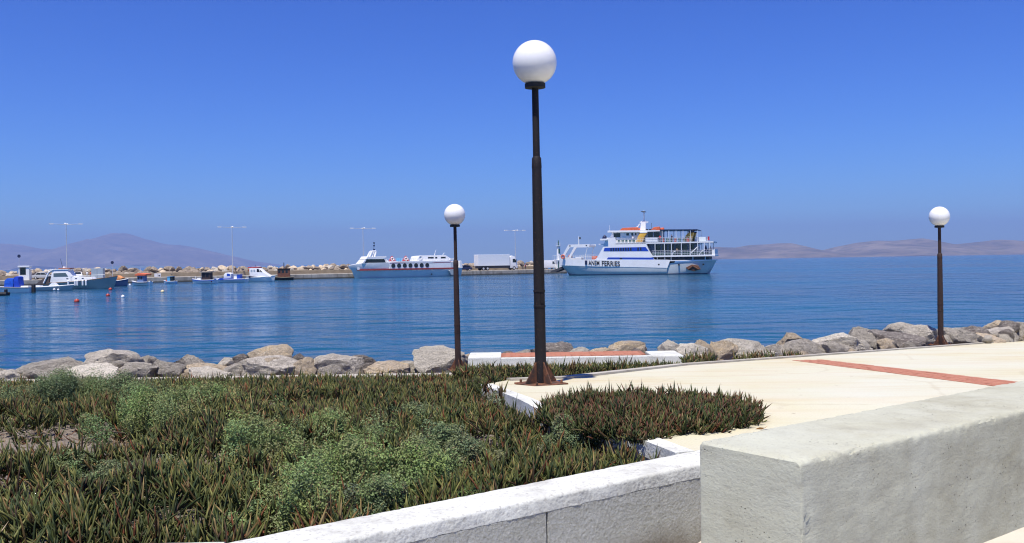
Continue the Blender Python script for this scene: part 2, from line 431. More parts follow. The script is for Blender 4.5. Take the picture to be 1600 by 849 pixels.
hill('hills', [(1010,411),(1060,400),(1115,386),(1150,386.5),(1170,383),(1195,382),(1215,380),(1235,380),(1260,388),(1285,392),(1310,385),(1340,379),(1370,376),(1400,376),(1440,372),(1456,375),(1470,382),(1500,381),(1530,378),(1560,374),(1590,376),(1650,379),(1750,384),(1850,392),(1950,397)], 9500, 1500, 9.1)

# ------------------------------------------------------------------ promenade, walls, kerbs
def fpave(X, Y):
    s_ = (X-1.28)*.8+(Y-4.12)*.6
    return ZC-1.57-.33*np.clip((1.25-s_)/1.1, 0, 1)
pv = grid_mesh('pavement', np.linspace(-12, 24, 121), np.linspace(-10, 20, 91), fpave, M_PAVE)
_bm = bmesh.new(); _bm.from_mesh(pv.data)
bmesh.ops.bisect_plane(_bm, geom=_bm.verts[:]+_bm.edges[:]+_bm.faces[:], plane_co=W0+WN*.15, plane_no=WN, clear_outer=True)
_bm.to_mesh(pv.data); _bm.free()

def on_wall(s_, n_, z): p = W0 + WD*s_ + WN*n_; return (p.x, p.y, z)
# planter soil and the promenade slab
SXS = np.linspace(-17, 9, 131)
def fsoil(X, Y): return zsoil(X, Y) + .07*(fbm(X*1.5, Y*1.5)-.5)
bmx = bmesh.new()
soil = grid_mesh('soil', SXS, np.linspace(3.4, 18.7, 120), fsoil, M_SOIL)
_bm = bmesh.new(); _bm.from_mesh(soil.data)                 # stop the soil at the planter wall
bmesh.ops.bisect_plane(_bm, geom=_bm.verts[:]+_bm.edges[:]+_bm.faces[:], plane_co=W0+WN*.15, plane_no=-WN, clear_outer=True)
bmesh.ops.bisect_plane(_bm, geom=_bm.verts[:]+_bm.edges[:]+_bm.faces[:], plane_co=(0, 4.12, 0), plane_no=(0, -1, 0), clear_outer=True)
_bm.to_mesh(soil.data); _bm.free(); bmx.free()

pa = PZ(1056,710,Z_SLAB); pb = PZ(1006,690,Z_SLAB); pc = PS(845,646,zs); pd = PS(752,602,zs); pe = PS(792,594.5,zs)
pf = PS(876,591.5,zs); pg = PS(1060,571,zs); ph = PS(1250,557.5,zs); pi_ = PS(1470,541.5,zs); pj = PS(1600,531.5,zs); pk = pj + (pj-pi_)*3
far_r = W0 + WD*26 + WN*.302
pa2 = W0 + WD*((pa-W0).dot(WD)) + WN*.302
poly = [pa2, pb, pc, pd, pe, pf, pg, ph, pi_, pj, pk, Vector((pk.x+2, pk.y-2, 0)), far_r]
bm = bmesh.new()
fc = bm.faces.new([bm.verts.new((p.x, p.y, 0)) for p in reversed(poly)])
for yy in [8.2, 9.0, 9.4, 9.8, 10.2, 10.6, 11, 11.5, 12, 13, 14, 16, 18, 20, 23, 26, 30]:
    bmesh.ops.bisect_plane(bm, geom=bm.verts[:]+bm.edges[:]+bm.faces[:], plane_co=(0, yy, 0), plane_no=(0, 1, 0))
for v in bm.verts: v.co.z = zs(v.co.y)
bmesh.ops.recalc_face_normals(bm, faces=bm.faces)
if sum(f.normal.z for f in bm.faces) < 0: bmesh.ops.reverse_faces(bm, faces=bm.faces)
bnd = [e for e in bm.edges if e.is_boundary]
r_ = bmesh.ops.extrude_edge_only(bm, edges=bnd)
for v in [g for g in r_['geom'] if isinstance(g, bmesh.types.BMVert)]: v.co.z -= .9
me = bpy.data.meshes.new('promenade'); bm.to_mesh(me); bm.free(); me.materials.append(M_PROM); me.materials.append(M_STUC)
for p in me.polygons: p.material_index = 0 if abs(p.normal.z) > .5 else 1
prom = link_mesh('promenade', me); tag(prom, kind='structure')

# white kerb band along the promenade's open edges (sits 4 mm above the slab)
def band(pts, w, name, m, parent, lift=.012, inward=1):
    n = len(pts); vs = []; fs = []
    for i, p in enumerate(pts):
        d = ((pts[min(i+1, n-1)]-pts[max(i-1, 0)])); d.z = 0; d.normalize(); nn = Vector((d.y, -d.x, 0))*inward
        q = p + nn*w
        for (a, dz) in ((p-nn*.01, -.1), (p-nn*.01, lift), (q, lift), (q, -.1)): vs.append((a.x, a.y, zs(a.y)+dz))
    for i in range(n-1):
        for k in range(4): fs.append((i*4+k, i*4+(k+1) % 4, i*4+4+(k+1) % 4, i*4+4+k))
    fs += [(0, 1, 2, 3), ((n-1)*4+3, (n-1)*4+2, (n-1)*4+1, (n-1)*4)]
    return MB().add(vs, fs).build(name, m, parent)
def dense(pts, step=.4):
    out = []
    for a, b in zip(pts[:-1], pts[1:]):
        k = max(1, int((b-a).length/step))
        for i in range(k): out.append(a.lerp(b, i/k))
    return out+[pts[-1]]
band(dense([pa2, pb, pc, pd]), .13, 'edge_band', M_WHITE, prom)
band(dense([pe, pf, pg, ph, pi_, pj, pk]), .17, 'edge_band', M_KERB, prom, .03)

# red brick strip across the promenade
bk = MB().box(-.0505, .0505, -.1, .1, -.05, .008); bo = bk.build('brick', M_BRICK, prom, bevel=.004)
s0 = PS(1241, 564, zs); s1 = PS(1276, 561, zs); s2 = PS(1563, 594.5, zs)
wdt = .53; x_at = lambda y: s0.x + (s2.x-wdt-s0.x)*(y-s0.y)/(s2.y-s0.y)
first = True; row = 0
y = 8.35
cols = 5; bw = wdt/cols
for cidx in range(cols):
    y = 7.9 + (.105 if cidx % 2 else 0)
    while y < s0.y+.1:
        o = bo if first else link_mesh('brick', bo.data, prom); first = False
        o.location = (x_at(y)+bw*(cidx+.5)+random.uniform(-.003, .003), y, zs(y)+random.uniform(-.003, .002))
        o.rotation_euler = (math.atan((zs(y+.1)-zs(y-.1))/.2), 0, random.uniform(-.02, .02)-math.atan2(s2.x-wdt-s0.x, s2.y-s0.y)*0)
        o.scale = (bw/.112, 1, 1); y += .2115

def swept(name, m, parent, prof, stations, frame, rnd=.0, jit=.003, smooth=True, chip=0.0):
    """profile (n, z) swept along the wall; stations (s, inset); frame(s, n, z) -> xyz"""
    cz = sum(p[1] for p in prof)/len(prof); cn = sum(p[0] for p in prof)/len(prof)
    hn = max(abs(p[0]-cn) for p in prof); hz = max(abs(p[1]-cz) for p in prof); k = len(prof)
    vs = []; fs = []
    for s_, ins in stations:
        for n_, z in prof:
            n2 = cn+(n_-cn)*(1-ins/hn); z2 = cz+(z-cz)*(1-ins/hz) if z > cz else z
            p = Vector(frame(s_, n2, z2))
            d = (0 if (s_ == stations[0][0] and ins > 0) else jit)*(mnoise.noise(p*5)+.7*mnoise.noise(p*17)+.5*mnoise.noise(p*44))
            o = Vector(frame(0, n2-cn, 0))-Vector(frame(0, 0, 0)); o.z = (z2-cz)
            if chip and not (s_ == stations[0][0] and ins > 0) and (z2 > max(q[1] for q in prof)-.05 and (min(abs(n_-prof[0][0]), abs(n_-prof[-1][0])) < .05 or s_ < stations[0][0]+.05) or s_ < stations[0][0]+.06 and abs(n_-prof[0][0]) < .05):
                d -= chip*max(0, mnoise.noise(p*48)+.4*mnoise.noise(p*110)-.05)
            vs.append(p+o.normalized()*d)
    for i in range(len(stations)-1):
        for j in range(k): fs.append((i*k+j, i*k+(j+1) % k, (i+1)*k+(j+1) % k, (i+1)*k+j))
    n_v = len(vs); vs += vs[:k]; vs += vs[n_v-k:n_v]
    fs += [tuple(range(n_v, n_v+k)), tuple(range(n_v+k, n_v+2*k))[::-1]]
    return MB().add(vs, fs).build(name, m, parent, smooth)
def rrect(n0, n1, z0, z1, r, step=.05):     # rounded top corners
    pts = [(n0, z0)]
    m = max(1, int((z1-r-z0)/step)); pts += [(n0, z0+(z1-r-z0)*i/m) for i in range(1, m)]
    pts += [(n0+r-r*math.cos(a), z1-r+r*math.sin(a)) for a in [R(x) for x in (0, 18, 36, 54, 72, 90)]]
    m = max(1, int((n1-n0-2*r)/step)); pts += [(n0+r+(n1-n0-2*r)*i/m, z1) for i in range(1, m)]
    pts += [(n1-r+r*math.sin(a), z1-r+r*math.cos(a)) for a in [R(x) for x in (0, 18, 36, 54, 72, 90)]]
    pts.append((n1, z0)); return pts
def stations(a, b, step=.05, r0=0, r1=0):
    st = []
    if r0: st += [(a, r0), (a+r0*.1, r0*.56), (a+r0*.3, r0*.29), (a+r0*.6, r0*.08)]
    m = int((b-a-r0-r1)/step)+1
    st += [(a+r0+(b-a-r0-r1)*i/m, 0) for i in range(m+1)]
    return st
# white planter wall: roughcast panels, gaps between them, smooth coping
pw = thing('planter_wall', 'long low whitewashed planter wall with roughcast front and smooth top', 'wall')
sA = (PZ(855,790,Z_SLAB-.1)-W0).dot(WD); sA = 1.0*((-.31+0)-(-.31)) + .56
def s_at(px, zz):                           # position along the front face seen at a pixel column
    lo, hi = -3, 12
    for _ in range(50):
        mid = (lo+hi)/2; p = Vector(on_wall(mid, 0, zz))-Vector((0, 0, ZC))
        x = 800+F*p.dot(rt)/p.dot(fw)
        if x < px: lo = mid
        else: hi = mid
    return lo
j1, j2 = s_at(855, Z_SLAB-.15), s_at(1031, Z_SLAB-.12)
CT = .075
sl0 = -1.35
for a, b in ((sl0+.004, j1-.007), (j1+.007, j2-.002), (j2+.002, 14)):
    swept('roughcast_panel', M_STUC, pw, [(0, Z_PAVE-.05)]+[(0, Z_PAVE+.6*i/12) for i in range(0, 12)]+[(0, Z_SLAB-CT), (.12, Z_SLAB-CT), (.12, Z_PAVE-.05)], stations(a, b, .05), on_wall, jit=.004)
MB().add([on_wall(s_, n_, z) for s_ in (sl0+.01, 13.9) for n_, z in ((.1, Z_PAVE-.04), (.1, Z_SLAB-CT-.003), (.298, Z_SLAB-CT-.003), (.298, Z_PAVE-.04))],
         [(0,1,2,3),(7,6,5,4),(0,4,5,1),(1,5,6,2),(2,6,7,3),(3,7,4,0)]).build('wall_core', M_STUC, pw)
swept('coping', M_WHITE, pw, rrect(-.002, .301, Z_SLAB-CT, Z_SLAB+.006, .022, .03), stations(sl0, 7, .022)+stations(7.05, 14, .1), on_wall, jit=.005, chip=.006)
# the wall turns left at the corner
cp = Vector(on_wall(sl0, .0, 0))
def on_left(s_, n_, z): return (cp.x+.05-s_, 4.21-.30+(.30-n_ if False else n_), z)
swept('roughcast_panel', M_STUC, pw, [(0.004, Z_PAVE-.05), (0.004, Z_SLAB-CT), (.296, Z_SLAB-CT), (.296, Z_PAVE-.05)], stations(0, 9, .1), on_left, jit=.003)
swept('coping', M_WHITE, pw, rrect(0, .30, Z_SLAB-CT, Z_SLAB+.002, .022, .03), stations(-.02, 9, .06), on_left, jit=.004)

# big concrete wall
CW0 = PZ(1252, 722, Z_CON); CB = PZ(1095, 690, Z_CON)
CTH = (CB-CW0).dot(WN)
def on_con(s_, n_, z): p = CW0 + WD*s_ + WN*n_; return (p.x, p.y, z)
cw = swept('concrete_wall', M_CONC, None, rrect(0, CTH, Z_PAVE-.05, Z_CON+.004, .026, .025), stations(0, 5, .02, .026)+stations(5.05, 9, .06), on_con, jit=.005, chip=.02)
tag(cw, 'thick bare grey concrete wall with pitted faces and rounded top edge', 'wall')
lf = MB()
lp = PZ(1190, 672, Z_CON+.006)
lf.add([lp+Vector(q) for q in ((-.035,0,.004),(-.012,-.010,.016),(.018,-.008,.012),(.036,.004,.022),(.014,.012,.006),(-.014,.014,.010),(0,0,.002))],
       [(0,1,6),(1,2,6),(2,3,6),(3,4,6),(4,5,6),(5,0,6)])
tag(lf.build('dry_leaf', mat('dry_leaf', (.42, .20, .06), .8)), 'curled orange dry leaf lying on top of the concrete wall', 'leaf')

# seaside walkway and brick-topped bench wall
wk = MB().box(-26, -1.25, 18.62, 19.22, Z_WALK-.6, Z_WALK-.002).box(-1.25, 6.6, 18.62, 19.80, Z_WALK-.6, Z_WALK-.002)
tag(wk.build('walkway', M_KERB, bevel=.02), kind='structure')
bt = thing('bench_wall', 'low white bench wall with terracotta brick seat beyond the plants', 'bench', (0, 0, 0))
bx0 = (730-800)/F*19.35; bx1 = (781-800)/F*19.35; bx2 = (1012-800)/F*19.5; bx3 = (1060-800)/F*19.5
ZB = ZC-1.98
MB().box(bx0, bx1, 19.02, 20.05, Z_WALK-.3, ZB+.035).build('end_block', M_WHITE, bt, bevel=.025)
MB().box(bx2, bx3, 19.02, 20.05, Z_WALK-.3, ZB+.012).build('end_block', M_WHITE, bt, bevel=.025)
MB().box(bx1-.002, bx2+.002, 19.05, 19.19, Z_WALK-.3, ZB+.008).build('front_wall', M_WHITE, bt, bevel=.015)
MB().box(bx1-.002, bx2+.002, 19.192, 20.0, Z_WALK-.3, ZB-.05).build('seat_base', M_STUC, bt)
b2 = None
yy = 19.25; row = 0
while yy < 19.98:
    xx = bx1+.10+(.1 if row % 2 else 0)
    while xx < bx2-.1:
        if b2 is None: b2 = MB().box(-.1, .1, -.048, .048, -.05, .02).build('brick', M_BRICK, bt, bevel=.005); o = b2
        else: o = link_mesh('brick', b2.data, bt)
        o.location = (xx+random.uniform(-.003, .003), yy, ZB+random.uniform(-.003, .004)); xx += .2085
    yy += .104; row += 1

# ------------------------------------------------------------------ globe lamps
def globe_lamp(label, base, topz, m_pole, lean, rz, detail=True, pole_r=.054, k=1.0, gr=.226):
    t = thing('globe_lamp', label, 'street lamp', base, rz, 'white globe lamps on the promenade')
    t.rotation_euler = (0, lean, rz)
    t.scale = (k, k, k); H = (topz-base.z)/k; zc = H-gr
    MB().ball((0, 0, zc), gr, 40).build('globe', M_GLOBE, t, True)
    MB().lathe([(.06, zc-gr-.035), (.105, zc-gr-.03), (.105, zc-gr+.012), (.07, zc-gr+.02)], 28).build('globe_seat', M_BLK, t, True)
    z1 = H*.655
    MB().lathe([(.036, z1-.05), (.034, zc-gr-.02)], 20).build('upper_pole', m_pole, t, True)
    MB().lathe([(.036, z1+.03), (pole_r*.88, z1+.012), (pole_r*.94, z1-.08), (pole_r*.92, z1-.09)], 20).build('pole_sleeve', m_pole, t, True)
    MB().lathe([(pole_r*1.06, .012), (pole_r*1.04, H*.3), (pole_r*.9, z1-.075)], 24).build('lower_pole', m_pole, t, True)
    if detail:
        for z in (.80, .955):
            MB().lathe([(pole_r*1.02, z-.012), (pole_r*1.13, z-.010), (pole_r*1.13, z+.010), (pole_r*1.02, z+.012)], 24).build('pole_band', m_pole, t, True)
        MB().box(-.022, .022, -pole_r*1.1, -pole_r*.92, .83, .93).build('hatch_cover', m_pole, t)
    MB().box(-.2, .2, -.2, .2, 0, .018).build('base_plate', M_RUST, t, bevel=.004)
    gs = None
    for k in range(4):
        if gs is None:
            gs = MB().prism([(pole_r*.9, .0185), (.185, .0185), (.185, .035), (pole_r*1.0, .235), (pole_r*.9, .235)], -.006, .006).build('gusset', M_RUST, t); g = gs
        else: g = link_mesh('gusset', gs.data, t)
        g.rotation_euler = (0, 0, k*math.pi/2)
    bl = None
    for sx in (-1, 1):
        for sy in (-1, 1):
            if bl is None: bl = MB().tube((0, 0, .018), (0, 0, .05), .014, .012, 6).build('bolt', M_RUST, t); g = bl
            else: g = link_mesh('bolt', bl.data, t)
            g.location = (sx*.15, sy*.15, 0)
    return t
b_main = PS(845.5, 601, zs); b_main.z = zs(b_main.y)+.001
globe_lamp('tall nearest globe lamp on rusty square base plate at the corner of the paving', b_main, PD(833, 64, b_main.y).z, M_POLE, R(-.35), R(32), k=b_main.y/9.47, gr=.2255)
print('lamp', b_main)
b_l = PZ(716, 578.5, Z_WALK)
globe_lamp('globe lamp standing beside the big pale boulder and white bench end', b_l, PD(710, 319, b_l.y).z, M_POLEB, R(-.4), R(15), True, .06)
b_r = PZ(1470, 541, zs(23.3)); b_r.z = zs(b_r.y)+.01
globe_lamp('reddish brown globe lamp at the seaward kerb in front of the grey rocks', b_r, PD(1467.5, 323, b_r.y).z, M_POLEB, R(-.05), R(10), True, .060, 1.08, .228)

# ------------------------------------------------------------------ rocks
def rock_mesh(seed, sub=3, cuts=11, rough=.10):
    rd = random.Random(seed); bm = bmesh.new()
    bmesh.ops.create_icosphere(bm, subdivisions=sub, radius=1)
    off = Vector((rd.random()*50, rd.random()*50, rd.random()*50))
    pl = []
    for _ in range(cuts):
        n = Vector((rd.gauss(0, 1), rd.gauss(0, 1), rd.gauss(0, .8))).normalized(); pl.append((n, rd.uniform(.50, .84)))
    for v in bm.verts:
        p = v.co.copy()
        for n, d in pl:
            e = p.dot(n)-d
            if e > 0: p -= n*e*.93
        q = p*1.6+off
        p *= 1.12 + rough*1.5*mnoise.noise(q) + rough*1.0*mnoise.noise(q*2.7) + rough*.7*abs(mnoise.noise(q*6)) + rough*.4*mnoise.noise(q*13)
        v.co = p
    me = bpy.data.meshes.new('boulder'); bm.to_mesh(me); bm.free()
    for p in me.polygons: p.use_smooth = True
    try: me.set_sharp_from_angle(angle=R(28))
    except Exception: pass
    return me
RM = {'g': M_ROCK, 't': M_ROCKT, 'p': M_ROCKP, 'd': M_ROCKD}
def place_rock(name, label, px, top, bot, w, D, kind, seed, group, depth=.85, tilt=0.0):
    me = rock_mesh(seed, 4 if w > 24 else 3); me.materials.append(RM[kind])
    if px < 660: D -= .55
    c = PD(px, (top+bot)/2, D); k = D/F
    rx = w*k/2*1.16; rz = (bot-top)*k/2*1.2
    o = link_mesh(name, me); o.scale = (rx, rx*depth, rz*1.12); o.location = (c.x, c.y, c.z-rz*.05)
    o.rotation_euler = (random.uniform(-.1, .1), tilt, random.uniform(-.15, .15))
    return tag(o, label, 'boulder', group)
SG = 'boulders along the near shore'
rocks = [
 (18,582,600,50,20.3,'p','small pale boulder low behind the planting, first in the left row'),
 (84,563,598,104,20.8,'g','wide grey and tan boulder left of the pale ones'),
 (172,553,588,84,21.2,'g','tall grey boulder with dark brown broken right side'),
 (163,571,604,92,20.4,'p','pale rounded boulder in front of the tall dark-sided one'),
 (216,569,598,66,20.5,'g','smooth grey boulder right of the dark-sided boulder'),
 (229,560,578,34,21.6,'g','small grey boulder peeking up behind the smooth grey one'),
 (263,567,594,52,20.7,'g','grey boulder between the smooth grey one and the orange-topped one'),
 (297,557,578,36,21.4,'g','small square grey boulder perched at the waterside'),
 (332,569,592,72,21.0,'t','orange-topped flat boulder near the waterside'),
 (326,578,603,72,20.3,'p','pale boulder in front of the orange-topped one'),
 (376,573,598,44,20.5,'g','small grey boulder left of the highest tan boulder'),
 (427,549,586,74,21.3,'t','high pointed tan boulder behind a broad grey one'),
 (418,565,597,96,20.5,'g','broad grey boulder in front of the high pointed tan one'),
 (478,566,593,42,20.5,'t','small cream boulder right of the broad grey one'),
 (532,560,593,76,20.8,'g','sloping grey boulder with a dark lump on its right'),
 (560,558,582,44,21.3,'d','dark brown boulder behind the sloping grey one'),
 (603,569,592,78,20.6,'t','low rough tan boulder left of the big pale boulder'),
 (640,566,586,40,21.2,'g','low grey boulder touching the big pale one'),
 (682,551,592,86,20.7,'p','big smooth pale boulder beside the left globe lamp'),
 (728,566,590,40,20.9,'p','pale boulder half hidden behind the left lamp foot'),
 (836,546,566,44,21.6,'d','dark low boulder left of the dark grey one behind the bench'),
 (872,541,566,66,21.9,'d','dark grey boulder behind the bench and the nearest lamp'),
 (903,546,566,36,21.6,'p','small pale boulder right of the dark grey one behind the bench'),
 (936,546,566,48,21.8,'t','low tan boulder behind the middle of the bench'),
 (982,540,566,70,21.9,'t','tan boulder behind the right half of the bench'),
 (1046,541,578,36,20.6,'p','pale boulder at the right end of the bench'),
 (1076,545,575,56,20.6,'p','cream boulder beside the bench end'),
 (1101,532,568,32,21.2,'t','upright pointed tan boulder right of the bench'),
 (1126,534,566,44,21.3,'t','tan boulder leaning on the upright pointed one'),
 (1160,537,568,76,21.4,'p','broad light grey boulder with ridged top'),
 (1206,540,566,56,21.6,'g','grey flat-topped boulder right of the ridged one'),
 (1238,527,556,62,22.8,'t','high tan grey boulder near the water, left of the large sloping one'),
 (1258,536,562,64,21.8,'g','low grey boulder in front of the high tan grey one'),
 (1312,523,558,96,22.8,'p','large pale grey sloping boulder'),
 (1292,540,560,70,22.2,'g','low grey slab in front of the large sloping boulder'),
 (1348,515,540,56,24.0,'g','dark topped grey boulder behind the large sloping one'),
 (1362,524,548,50,23.4,'g','grey boulder left of the dark undercut boulder'),
 (1391,518,550,82,23.6,'d','undercut boulder with dark shaded front and grey top'),  # dark stone colour carries the shade of its front
 (1424,507,532,64,25.2,'g','high grey boulder behind the undercut one'),
 (1440,516,546,60,24.4,'g','grey boulder left of the right lamp'),
 (1490,518,546,64,25.0,'g','grey boulder just right of the right lamp'),
 (1514,515,536,52,26.0,'d','dark grey boulder behind the orange one'),
 (1532,522,544,66,25.6,'t','orange tan boulder beside the kerb right of the lamp'),
 (1556,505,524,42,27.2,'t','flat bright tan slab lying on top of the grey rocks'),
 (1560,514,538,70,26.4,'g','grey boulder under the flat bright tan slab'),
 (1594,509,536,64,27.0,'g','grey boulder at the right end of the visible shore'),
]
for i, (px, tp, bt_, w, D, k, lab) in enumerate(rocks):
    place_rock('boulder', lab, px, tp, bt_, w, D, k, 100+i, SG)
for i in range(14):                          # on along the shore past the frame edges, for a step to the side
    if i < 7: place_rock('boulder', 'shore boulder continuing the left row outside the planter end', -30-60*i, 575+random.uniform(-8, 8), 604, random.uniform(60, 90), 20.8, 'gtp'[i % 3], 300+i, SG)
    else: place_rock('boulder', 'shore boulder continuing the row past the right globe lamp', 1640+48*(i-7), 520-3*(i-7)+random.uniform(-8, 8), 545-3*(i-7), random.uniform(60, 90), 27.4+.8*(i-7), 'gtg'[i % 3], 300+i, SG)
rm_low = [rock_mesh(400+i, 3) for i in range(6)]
NEARM = [(200,'left of the tall dark-sided boulder'),(400,'below the orange-topped boulder'),(560,'below the high pointed tan boulder'),(720,'below the big pale boulder'),(900,'behind the left part of the bench'),(1060,'behind the right part of the bench'),(1250,'below the ridged pale boulder'),(1400,'below the large sloping boulder'),(1560,'below the right globe lamp'),(99999,'beyond the right globe lamp')]
for i, m in enumerate(rm_low): m.materials.append((M_ROCK, M_ROCKT, M_ROCKD)[i % 3])
for i in range(90):
    x = random.uniform(-14, 24); d = random.uniform(1.6, 7); y = float(edge_y(x))+d
    z = float(fshore(np.array(x), np.array(y))); r = random.uniform(.35, .75)
    o = link_mesh('boulder', rm_low[i % 6]); o.location = (x, y, z-.08); o.scale = (r, r*.9, r*.6); o.rotation_euler = (0, 0, random.uniform(0, 6))
    qx = Vector((x, y, z-ZC)); tag(o, '%s shore boulder down at the waterline %s' % (('grey','tan','dark')[i % 3], next(m for l_, m in NEARM if 800+F*qx.dot(rt)/qx.dot(fw) < l_)), 'boulder', SG)

st_m = []
for i in range(5):
    m = rock_mesh(500+i, 2, 9, .14); m.materials.append((M_ROCK, M_ROCKT, M_ROCKP, M_ROCKD, M_ROCKT)[i]); st_m.append(m)
rs_ = random.Random(77)
for i in range(70):                          # small broken stones wedged between the boulders
    x = rs_.uniform(-11, 15); y = float(edge_y(x))+rs_.uniform(.15, 1.5); r = rs_.uniform(.13, .30); k_ = rs_.randrange(5)
    o = link_mesh('stone', st_m[k_]); o.location = (x, y, Z_WALK-.05-.05*(y-float(edge_y(x)))+rs_.uniform(-.05, .22)); o.scale = (r*1.2, r, r*.8); o.rotation_euler = (rs_.uniform(-.5, .5), rs_.uniform(-.5, .5), rs_.uniform(0, 6))
    qx = Vector(o.location)-Vector((0, 0, ZC))
    tag(o, 'small %s stone wedged among the boulders %s' % (('grey', 'tan', 'pale', 'dark', 'tan')[k_], next(m for l_, m in NEARM if 800+F*qx.dot(rt)/qx.dot(fw) < l_)), 'stone', 'small stones between the shore boulders')
# ------------------------------------------------------------------ ice plant ground cover
def leaves(name, base, dirs, L, Wd, cols, m, tipcol=None):
    N = len(base)
    d = dirs/np.linalg.norm(dirs, axis=1, keepdims=True)
    ref = np.where(np.abs(d[:, 2:3]) < .9, np.array([[0, 0, 1.]]), np.array([[1., 0, 0]]))
    u = np.cross(d, ref); u /= np.linalg.norm(u, axis=1, keepdims=True); v = np.cross(u, d)
    ph_ = rng.random(N)*6.28; bend = (rng.random(N)*.50+.05)[:, None]*L[:, None]
    V = np.zeros((N, 10, 3)); zu = np.array([0, 0, 1.])
    side = rng.normal(0, .22, (N, 3))*L[:, None]
    for r_i, (tt, ww) in enumerate(((0, .34), (.38, .52), (.74, .42))):
        for k in range(3):
            a = ph_+k*2.0944; o = (u*np.cos(a)[:, None]+v*np.sin(a)[:, None])*Wd[:, None]
            V[:, r_i*3+k] = base+d*L[:, None]*tt+o*ww+zu*bend*tt**2+side*tt**2
    V[:, 9] = base+d*L[:, None]*.98+zu*bend+side
    V = V.reshape(-1, 3)
    q = np.array([[0,1,4,3],[1,2,5,4],[2,0,3,5],[3,4,7,6],[4,5,8,7],[5,3,6,8]]); t = np.array([[6,7,9],[7,8,9],[8,6,9]])
    off = (np.arange(N)*10)[:, None, None]
    Q = (q[None]+off).reshape(-1, 4); T = (t[None]+off).reshape(-1, 3)
    me = bpy.data.meshes.new(name); me.vertices.add(len(V)); me.vertices.foreach_set('co', V.ravel())
    loops = np.concatenate([Q.ravel(), T.ravel()]); me.loops.add(len(loops)); me.loops.foreach_set('vertex_index', loops.astype(np.int32))
    nf = len(Q)+len(T); me.polygons.add(nf)
    me.polygons.foreach_set('loop_start', np.concatenate([np.arange(len(Q))*4, len(Q)*4+np.arange(len(T))*3]).astype(np.int32))
    me.update(calc_edges=True)
    ca = me.attributes.new('leafcol', 'FLOAT_COLOR', 'POINT')
    cc = np.ones((N, 10, 4)); cc[:, :, :3] = cols[:, None, :]
    if tipcol is not None: cc[:, 9, :3] = tipcol; cc[:, 6:9, :3] = (.55*cols+.45*tipcol)[:, None, :]
    cc[:, :3, :3] *= .85
    ca.data.foreach_set('color', cc.astype(np.float32).ravel())
    for p in me.polygons: p.use_smooth = True
    me.materials.append(m)
    return link_mesh(name, me)
def in_poly(x, y, poly):
    r = np.zeros(x.shape, bool); n = len(poly); j = n-1
    for i in range(n):
        xi, yi = poly[i]; xj, yj = poly[j]
        c = ((yi > y) != (yj > y)) & (x < (xj-xi)*(y-yi)/(yj-yi+1e-12)+xi); r ^= c; j = i
    return r
slabpoly = [(p.x, p.y) for p in poly]
def ice_cols(n, x, y):
    pal = np.array([[.050,.066,.020],[.088,.100,.030],[.032,.050,.020],[.125,.135,.045],[.105,.075,.030],[.12,.045,.022],[.19,.15,.07],[.050,.034,.020]])
    patch = fbm(x*1.1+40, y*1.1+9)
    w = np.array([.27,.19,.25,.08,.06,.03,.04,.08])
    idx = rng.choice(len(pal), n, p=w)
    red = rng.random(n) < np.clip((patch-.52)*1.8, 0, .40)
    idx = np.where(red, rng.choice([4, 5, 6, 7], n), idx)
    return pal[idx]*(.62+.7*rng.random((n, 1)))*np.clip(.60+.9*fbm(x*2.1+3, y*2.1+8), .5, 1.3)[:, None]
def shoots_to_leaves(x, y, z, per, Lm, Wm, spread=1.0):
    n = len(x); k = per
    X = np.repeat(x, k); Y = np.repeat(y, k); Zz = np.repeat(z, k)
    az = np.repeat(rng.random(n)*6.28, k)+np.tile(np.arange(k)*2.4, n)+rng.normal(0, .3, n*k)
    el = np.clip(rng.normal(.88, .38, n*k), .0, 1.5)
    ten = np.repeat(rng.normal(0, .25, (n, 2)), k, axis=0)
    d = np.stack([np.cos(az)*np.cos(el)*spread+ten[:, 0], np.sin(az)*np.cos(el)*spread+ten[:, 1], np.sin(el)], -1)
    sc = np.clip(rng.normal(1, .22, n*k), .5, 1.6)*np.repeat(.55+.85*fbm(x*1.9+31, y*1.9+4), k)/.9
    base = np.stack([X+rng.normal(0, .012, n*k), Y+rng.normal(0, .012, n*k), Zz+rng.uniform(-.03, .02, n*k)], -1)
    return base, d, Lm*sc, Wm*np.clip(rng.normal(1, .15, n*k), .6, 1.4)
bare = PZ(40, 708, ZC-1.5); bx_, by_ = bare.x-.25, bare.y
def canopy(x, y): return .01+.20*np.clip(fbm(x*1.3+5, y*1.3)*1.9-.5, 0, 1)+.10*np.clip(fbm(x*4.5+15, y*4.5)*2-.6, 0, 1)
B, Dd, LL, WW, CC, TT = [], [], [], [], [], []
